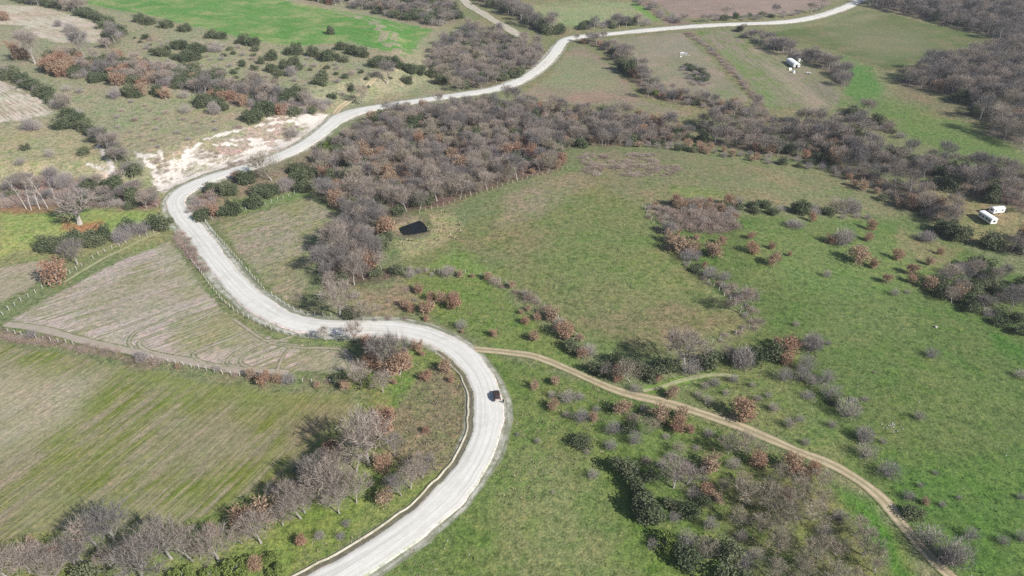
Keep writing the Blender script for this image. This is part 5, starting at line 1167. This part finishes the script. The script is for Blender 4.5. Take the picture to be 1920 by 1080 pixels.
def window(o, cx, cy, cz, w, h, ax, name='window'):
    d = .03; fr = MB()
    if ax == 'x':   # on a wall facing +-y
        s = 1 if cy > 0 else -1; fr.box((cx - w / 2, min(cy, cy + s * d), cz - h / 2), (cx + w / 2, max(cy, cy + s * d), cz + h / 2)); f = fr.build(name, M['offwhite'], o)
        p = MB(); p.box((cx - w / 2 + .06, min(cy + s * d, cy + s * (d + .012)), cz - h / 2 + .06), (cx + w / 2 - .06, max(cy + s * d, cy + s * (d + .012)), cz + h / 2 - .06)); p.build('pane', M['glass'], f)
    else:
        s = 1 if cx > 0 else -1; fr.box((min(cx, cx + s * d), cy - w / 2, cz - h / 2), (max(cx, cx + s * d), cy + w / 2, cz + h / 2)); f = fr.build(name, M['offwhite'], o)
        p = MB(); p.box((min(cx + s * d, cx + s * (d + .012)), cy - w / 2 + .06, cz - h / 2 + .06), (max(cx + s * d, cx + s * (d + .012)), cy + w / 2 - .06, cz + h / 2 - .06)); p.build('pane', M['glass'], f)
def axle(o, xx, Wd):
    for u in (-1, 1):
        mb = MB(); mb.tube((xx, u * (Wd / 2 - .28), .36), (xx, u * (Wd / 2 - .06), .36), .36, .36, 14); mb.build('wheel', M['dark'], o)
shell(lc, L, 2.7, 2.45, .35, M['white'], M['white'])
for s in (-1, 1):
    for cx in (-L * .36, -L * .12, L * .14, L * .36): window(lc, cx, s * 1.353, 1.65, 1.1, .75, 'x')
window(lc, L / 2 + .003, 0, 1.6, 1.1, .8, 'y')
mb = MB(); mb.box((L * .24 - .4, -1.39, .5), (L * .24 + .4, -1.355, 2.3)); mb.build('door', M['offwhite'], lc)
for xx in (-L * .28, L * .22): axle(lc, xx, 2.7)
mb = MB(); mb.tube((-L / 2, .5, .5), (-L / 2 - 1.2, 0, .5), .05, .05, 5); mb.tube((-L / 2, -.5, .5), (-L / 2 - 1.2, 0, .5), .05, .05, 5); mb.build('tow_bar', M['wire'], lc)
# small caravan, lighter green-white, pitched roof
x, y, an, L2 = frame_at(1860, 402, 1881, 401.0); L2 = 5.2; z = float(hz(x, y))
sc_ = link('caravan', None, None, (x, y + 1.2, z + .05), R(12), label='short white caravan with dark windows behind the long white one', category='caravan')
mb = MB(); mb.box((-L2 / 2, -1.25, .4), (L2 / 2, 1.25, 2.3)); mb.build('body', M['white'], sc_, .06)
mb = MB(); mb.add([(-L2 / 2 - .1, -1.35, 2.305), (L2 / 2 + .1, -1.35, 2.305), (L2 / 2 + .1, 1.35, 2.305), (-L2 / 2 - .1, 1.35, 2.305), (-L2 / 2 - .1, 0, 2.72), (L2 / 2 + .1, 0, 2.72)], [(0, 1, 5, 4), (2, 3, 4, 5), (0, 4, 3), (1, 2, 5), (0, 3, 2, 1)]); mb.build('roof', M['offwhite'], sc_)
for cx in (-L2 * .32, L2 * .25): window(sc_, cx, -1.253, 1.55, .85, .7, 'x')
window(sc_, -L2 / 2 - .003, 0, 1.55, 1.3, .8, 'y')
mb = MB(); mb.box((-.15, -1.29, .45), (.6, -1.255, 2.15)); mb.build('door', M['offwhite'], sc_)
axle(sc_, .3, 2.5)
mb = MB(); mb.tube((L2 / 2, 0, .45), (L2 / 2 + 1.1, 0, .45), .05, .05, 5); mb.build('tow_bar', M['wire'], sc_)
# white shed with arched roof on the striped field
x, y, an, L3 = frame_at(1477, 117.5, 1492, 125.5); L3 = 11.; z = float(hz(x, y))
_, _, an3, L3_ = frame_at(1476, 118, 1490, 129); L3 = float(np.clip(L3_, 9, 13)); x, y = (float(v) for v in G(1486, 122.5)); z = float(hz(x, y))
sh = link('shed', None, None, (x, y, z), an3, label='white arched-roof shed standing on the striped field', category='shed')
shell(sh, L3, 4.2, 2.2, .75, M['offwhite'], M['white'], 12)
for cx in (-3.4, 0, 3.4):
    for s in (-1, 1): window(sh, cx, s * 2.103, 1.4, 1.4, .7, 'x')
mb = MB(); mb.box((L3 / 2 + .003, -.6, .45), (L3 / 2 + .05, .6, 2.05)); mb.build('door', M['dark'], sh)
for xx in (-4.2, 0, 4.2):
    mb = MB(); mb.box((xx - .15, -1.9, -.3), (xx + .15, 1.9, .46)); mb.build('footing', M['post'], sh)
def tank(px, py, r_, h, label, tilt=0.):
    x, y = (float(v) for v in G(px, py)); z = float(hz(x, y)); o = link('water_tank', None, None, (x, y, z), 0, label=label, category='tank', group='white tanks around the shed')
    mb = MB(); mb.tube((0, 0, .1), (0, 0, h), r_, r_, 16); b_ = mb.build('drum', M['white'], o, .04); mb = MB(); mb.tube((0, 0, h - .02), (0, 0, h + .12), r_ * .4, r_ * .36, 12); mb.build('lid', M['dark'], o)
    mb = MB(); mb.box((-r_, -r_, -.1), (r_, r_, .1)); mb.build('pallet', M['timber'], o); o.rotation_euler = (tilt, 0, .4)
tank(1487.5, 137, .85, 1.5, 'white water tank in front of the shed'); tank(1497.5, 115.5, .85, 1.9, 'taller white water tank behind the shed')
def panel(px, py, w, h, rz, lean, label):
    x, y = (float(v) for v in G(px, py)); z = float(hz(x, y)); o = link('board_stack', None, None, (x, y, z), rz, label=label, category='boards')
    for k in range(3):
        mb = MB(); m4 = Matrix.Translation((0, .09 * k, -.05)) @ Matrix.Rotation(lean, 4, 'X'); mb.box((-w / 2 + .2 * k, 0, 0), (w / 2 - .1 * k, .04, h), 0, m4); mb.build('board', M['white'] if k != 1 else M['offwhite'], o)
    mb = MB(); m4 = Matrix.Rotation(-.3, 4, 'X'); mb.box((-w * .3, .5, -.1), (-w * .3 + .1, .6, h * .95), 0, m4); mb.box((w * .3 - .1, .5, -.1), (w * .3, .6, h * .95), 0, m4); mb.build('prop', M['timber'], o)
panel(1482, 132, 1.8, 1.6, R(20), -.35, 'white boards leaning together in front of the shed')
x, y = (float(v) for v in G(1502, 119)); z = float(hz(x, y))
hp = link('hoop_frame', None, None, (x, y, z), R(15), label='pale green bent hoop frame behind the white shed', category='frame')
for k in range(3):
    mb = MB(); pr_ = [(1.5 * math.cos(math.pi * j / 8), .9 * k, 1.9 * math.sin(math.pi * j / 8)) for j in range(9)]
    for a_, b_ in zip(pr_[:-1], pr_[1:]): mb.tube(a_, b_, .06, .06, 5)
    mb.build('hoop', M['green_metal'], hp)
mb = MB(); mb.tube((0, -.1, 1.9), (0, 1.95, 1.9), .05, .05, 5); mb.build('ridge_bar', M['green_metal'], hp)
x, y = (float(v) for v in G(1515.5, 139)); z = float(hz(x, y))
bw = link('cart', None, None, (x, y, z), R(-20), label='small low cart with pale sides below the shed', category='cart')
mb = MB(); mb.box((-1.3, -.8, .45), (1.3, .8, .55)); mb.build('bed', M['timber'], bw)
for s in (-1, 1):
    mb = MB(); mb.box((-1.3, s * .8 - .03, .552), (1.3, s * .8 + .03, 1.05)); mb.build('side', M['offwhite'], bw)
    mb = MB(); mb.tube((.2, s * .86, .4), (.2, s * 1.0, .4), .4, .4, 12); mb.build('wheel', M['dark'], bw)
mb = MB(); mb.tube((1.3, 0, .5), (2.6, 0, .35), .05, .05, 5); mb.build('draw_bar', M['timber'], bw)
# the tumbledown shelter on the fallow field
x, y = (float(v) for v in G(1282, 104)); z = float(hz(x, y))
rp = link('shelter', None, None, (x, y, z), R(-15), label='tumbledown shelter of white sheets on the fallow field', category='shelter')
for (ax_, ay_, w, d, h, rz, lean, mt) in [(-.6, 0, 3.2, .08, 2.2, .2, .5, 'white'), (1.0, -.6, 1.6, .08, 2.4, -.4, -.2, 'white'), (-.2, 1.4, 4.2, .08, 1.9, .1, -.55, 'offwhite')]:
    mb = MB(); m4 = Matrix.Translation((ax_, ay_, -.08)) @ Matrix.Rotation(rz, 4, 'Z') @ Matrix.Rotation(lean, 4, 'X'); mb.box((-w / 2, -d / 2, 0), (w / 2, d / 2, h), 0, m4); mb.build('sheet', M[mt], rp)
for (p0, p1) in [((-2.2, 2.6, .1), (.5, 2.1, 1.4)), ((.5, 2.0, 1.4), (3.6, .6, .3)), ((1.8, -.4, 0), (1.9, 1.2, 1.7)), ((2.6, -1.0, .1), (4.6, .4, .2))]:
    mb = MB(); mb.tube(p0, p1, .14, .11, 6); mb.build('pole', M['timber'], rp)
def bale(px, py, s_, label, name='sack'):
    x, y = (float(v) for v in G(px, py)); z = float(hz(x, y)); import bmesh
    bm = bmesh.new(); bmesh.ops.create_icosphere(bm, subdivisions=2, radius=1); rng = np.random.default_rng(int(px))
    for v in bm.verts: v.co = Vector((v.co.x * s_, v.co.y * s_ * .8, v.co.z * s_ * .6)) * (1 + .25 * (rng.random() - .5))
    me = bpy.data.meshes.new(name); bm.to_mesh(me); bm.free(); me.materials.append(M['white'] if name == 'sack' else M['stone']); return link(name, me, None, (x, y, z + s_ * .35), rng.random() * 6, label=label, category=name)
bale(1275.5, 107, .9, 'white sack lying in front of the tumbledown shelter')
bale(1754, 614, .6, 'white boulder alone on the right meadow', 'boulder')
bale(205 / 1 + 80, 408, .5, 'pale stone beside the narrow path near the sharp bend', 'boulder')
# heap of stones on the right meadow
x, y = (float(v) for v in G(1672, 801)); z = float(hz(x, y))
hp = link('stone_heap', None, None, (x, y, z), 0, label='heap of white stones in the right meadow grass', category='stones')
import bmesh
stm = []
for k in range(4):
    bm = bmesh.new(); bmesh.ops.create_icosphere(bm, subdivisions=1, radius=1); rng = np.random.default_rng(70 + k)
    for v in bm.verts: v.co = Vector((v.co.x, v.co.y * .8, v.co.z * .6)) * (1 + .5 * (rng.random() - .5))
    me = bpy.data.meshes.new('stone'); bm.to_mesh(me); bm.free(); me.materials.append(M['stone']); stm.append(me)
for k in range(34):
    xx, yy = random.gauss(0, 1.3), random.gauss(0, .8); s_ = random.uniform(.1, .26)
    c = link('stone', stm[k % 4], hp, (xx, yy, float(hz(x + xx, y + yy)) - z + s_ * .3), random.random() * 6, s_)

# ------------------------------------------------------------------ loose stones and tufts over the near ground
def in_any(px, py, polys):
    r_ = np.zeros(len(px), bool)
    for p in polys: r_ |= inside(px, py, p)
    return r_
def spread(n, rng, ylo=560, yhi=1090):
    px = rng.uniform(-30, 1950, n); py = 1090 - (1090 - ylo) * rng.random(n) ** 1.0
    x, y = G(px, py); return px, py, x, y
ROADXY = ROADC[::3]
def off_road(x, y, pad):
    d = np.full(len(x), 1e9)
    for a_, b_, h in ROADXY: d = np.minimum(d, np.hypot(x - a_, y - b_) - h)
    return d > pad
TRKXY = even(catmull(WP(TRACK), 6), 2.)[0]
def off_track(x, y, pad):
    d = np.full(len(x), 1e9)
    for a_, b_ in TRKXY: d = np.minimum(d, np.hypot(x - a_, y - b_))
    return d > pad
rng = np.random.default_rng(77)
px, py, x, y = spread(2200, rng, 430); k = off_road(x, y, .6) & off_track(x, y, 2) & (vnoise(x / 14, y / 14) > .52) & ((px > 700) | ((py < 1010) & (rng.random(len(px)) < .12))); x, y = x[k], y[k]
base = np.array([v.co[:] for v in stm[0].vertices]); bf = np.array([p.vertices[:] for p in stm[0].polygons])
V, F, n0 = [], [], 0
for a_, b_ in zip(x, y):
    s_ = .05 + .17 * rng.random() ** 4; th = rng.random() * 6.28; c, s = math.cos(th), math.sin(th)
    v = base * s_ * (.8 + .4 * rng.random(3)); v = np.column_stack([v[:, 0] * c - v[:, 1] * s + a_, v[:, 0] * s + v[:, 1] * c + b_, v[:, 2] + s_ * .25 + float(hz(a_, b_))]); V.append(v); F.append(bf + n0); n0 += len(v)
link('loose_stones', mesh_np('loose_stones', np.concatenate(V), np.concatenate(F), M['stone']), kind='stuff', label='pale loose stones strewn through the grass', category='stones')

def tufts(name, n, ylo, mat, size, keep, label, seed):
    rng = np.random.default_rng(seed); px, py, x, y = spread(n, rng, ylo)
    k = off_road(x, y, 1.0) & off_track(x, y, 1.9) & keep(px, py, x, y); x, y = x[k], y[k]; z = hz(x, y); m = len(x); nb = 7
    s_ = size * (.5 + rng.random(m) ** 2 * 1.2)
    B = np.repeat(np.column_stack([x, y, z]), nb, 0); ss = np.repeat(s_, nb)
    th = rng.random(m * nb) * 6.28; rr = np.sqrt(rng.random(m * nb)) * ss * .5
    base = B + np.column_stack([np.cos(th) * rr, np.sin(th) * rr, np.zeros(m * nb) + .02])
    d = np.column_stack([np.cos(th) * .5, np.sin(th) * .5, .5 + .6 * rng.random(m * nb)]) + rng.normal(size=(m * nb, 3)) * .2
    V, F = tri_twigs(rng, base, d, ss * .62, .0 + ss * .34); link(name, mesh_np(name, V, F, mat), kind='stuff', label=label, category='grass')
fieldpolys = [f[1] for f in FIELDS]
M['tuft_g'] = plain('green_tufts', alb(122, 146, 88), .9, .3, .25); M['tuft_d'] = plain('dry_tufts', alb(176, 168, 134), .9, .3, .25); M['tuft_b'] = plain('dead_stems', alb(158, 146, 126), .9, .3, .25)
tufts('grass_tufts', 9000, 420, M['tuft_g'], .34, lambda a, b, x, y: ~in_any(a, b, fieldpolys) & (vnoise(x / 11 + 3, y / 11) > .42), 'green grass tufts over the meadows', 81)
tufts('dry_tufts', 16000, 400, M['tuft_d'], .42, lambda a, b, x, y: ~in_any(a, b, fieldpolys) & (vnoise(x / 17 + 30, y / 17) > .50) & (a < 1450), 'dry straw tufts over the pasture', 82)
tufts('dry_reeds', 26000, 380, M['tuft_d'], 1.0, lambda a, b, x, y: inside(a, b, [(795, 405), (850, 392), (872, 420), (860, 450), (815, 462), (760, 470), (740, 452), (780, 448), (806, 438), (800, 420)]), 'dry reedy grass around the pond', 84)
tufts('dead_stems', 24000, 640, M['tuft_b'], .5, lambda a, b, x, y: inside(a, b, [(770, 700), (850, 690), (882, 740), (882, 800), (848, 868), (770, 905), (735, 850), (735, 770)]) | inside(a, b, [(-50, 615), (120, 638), (300, 676), (620, 712), (620, 722), (300, 690), (-50, 634)]), 'dead weed stems beside the bend', 83)
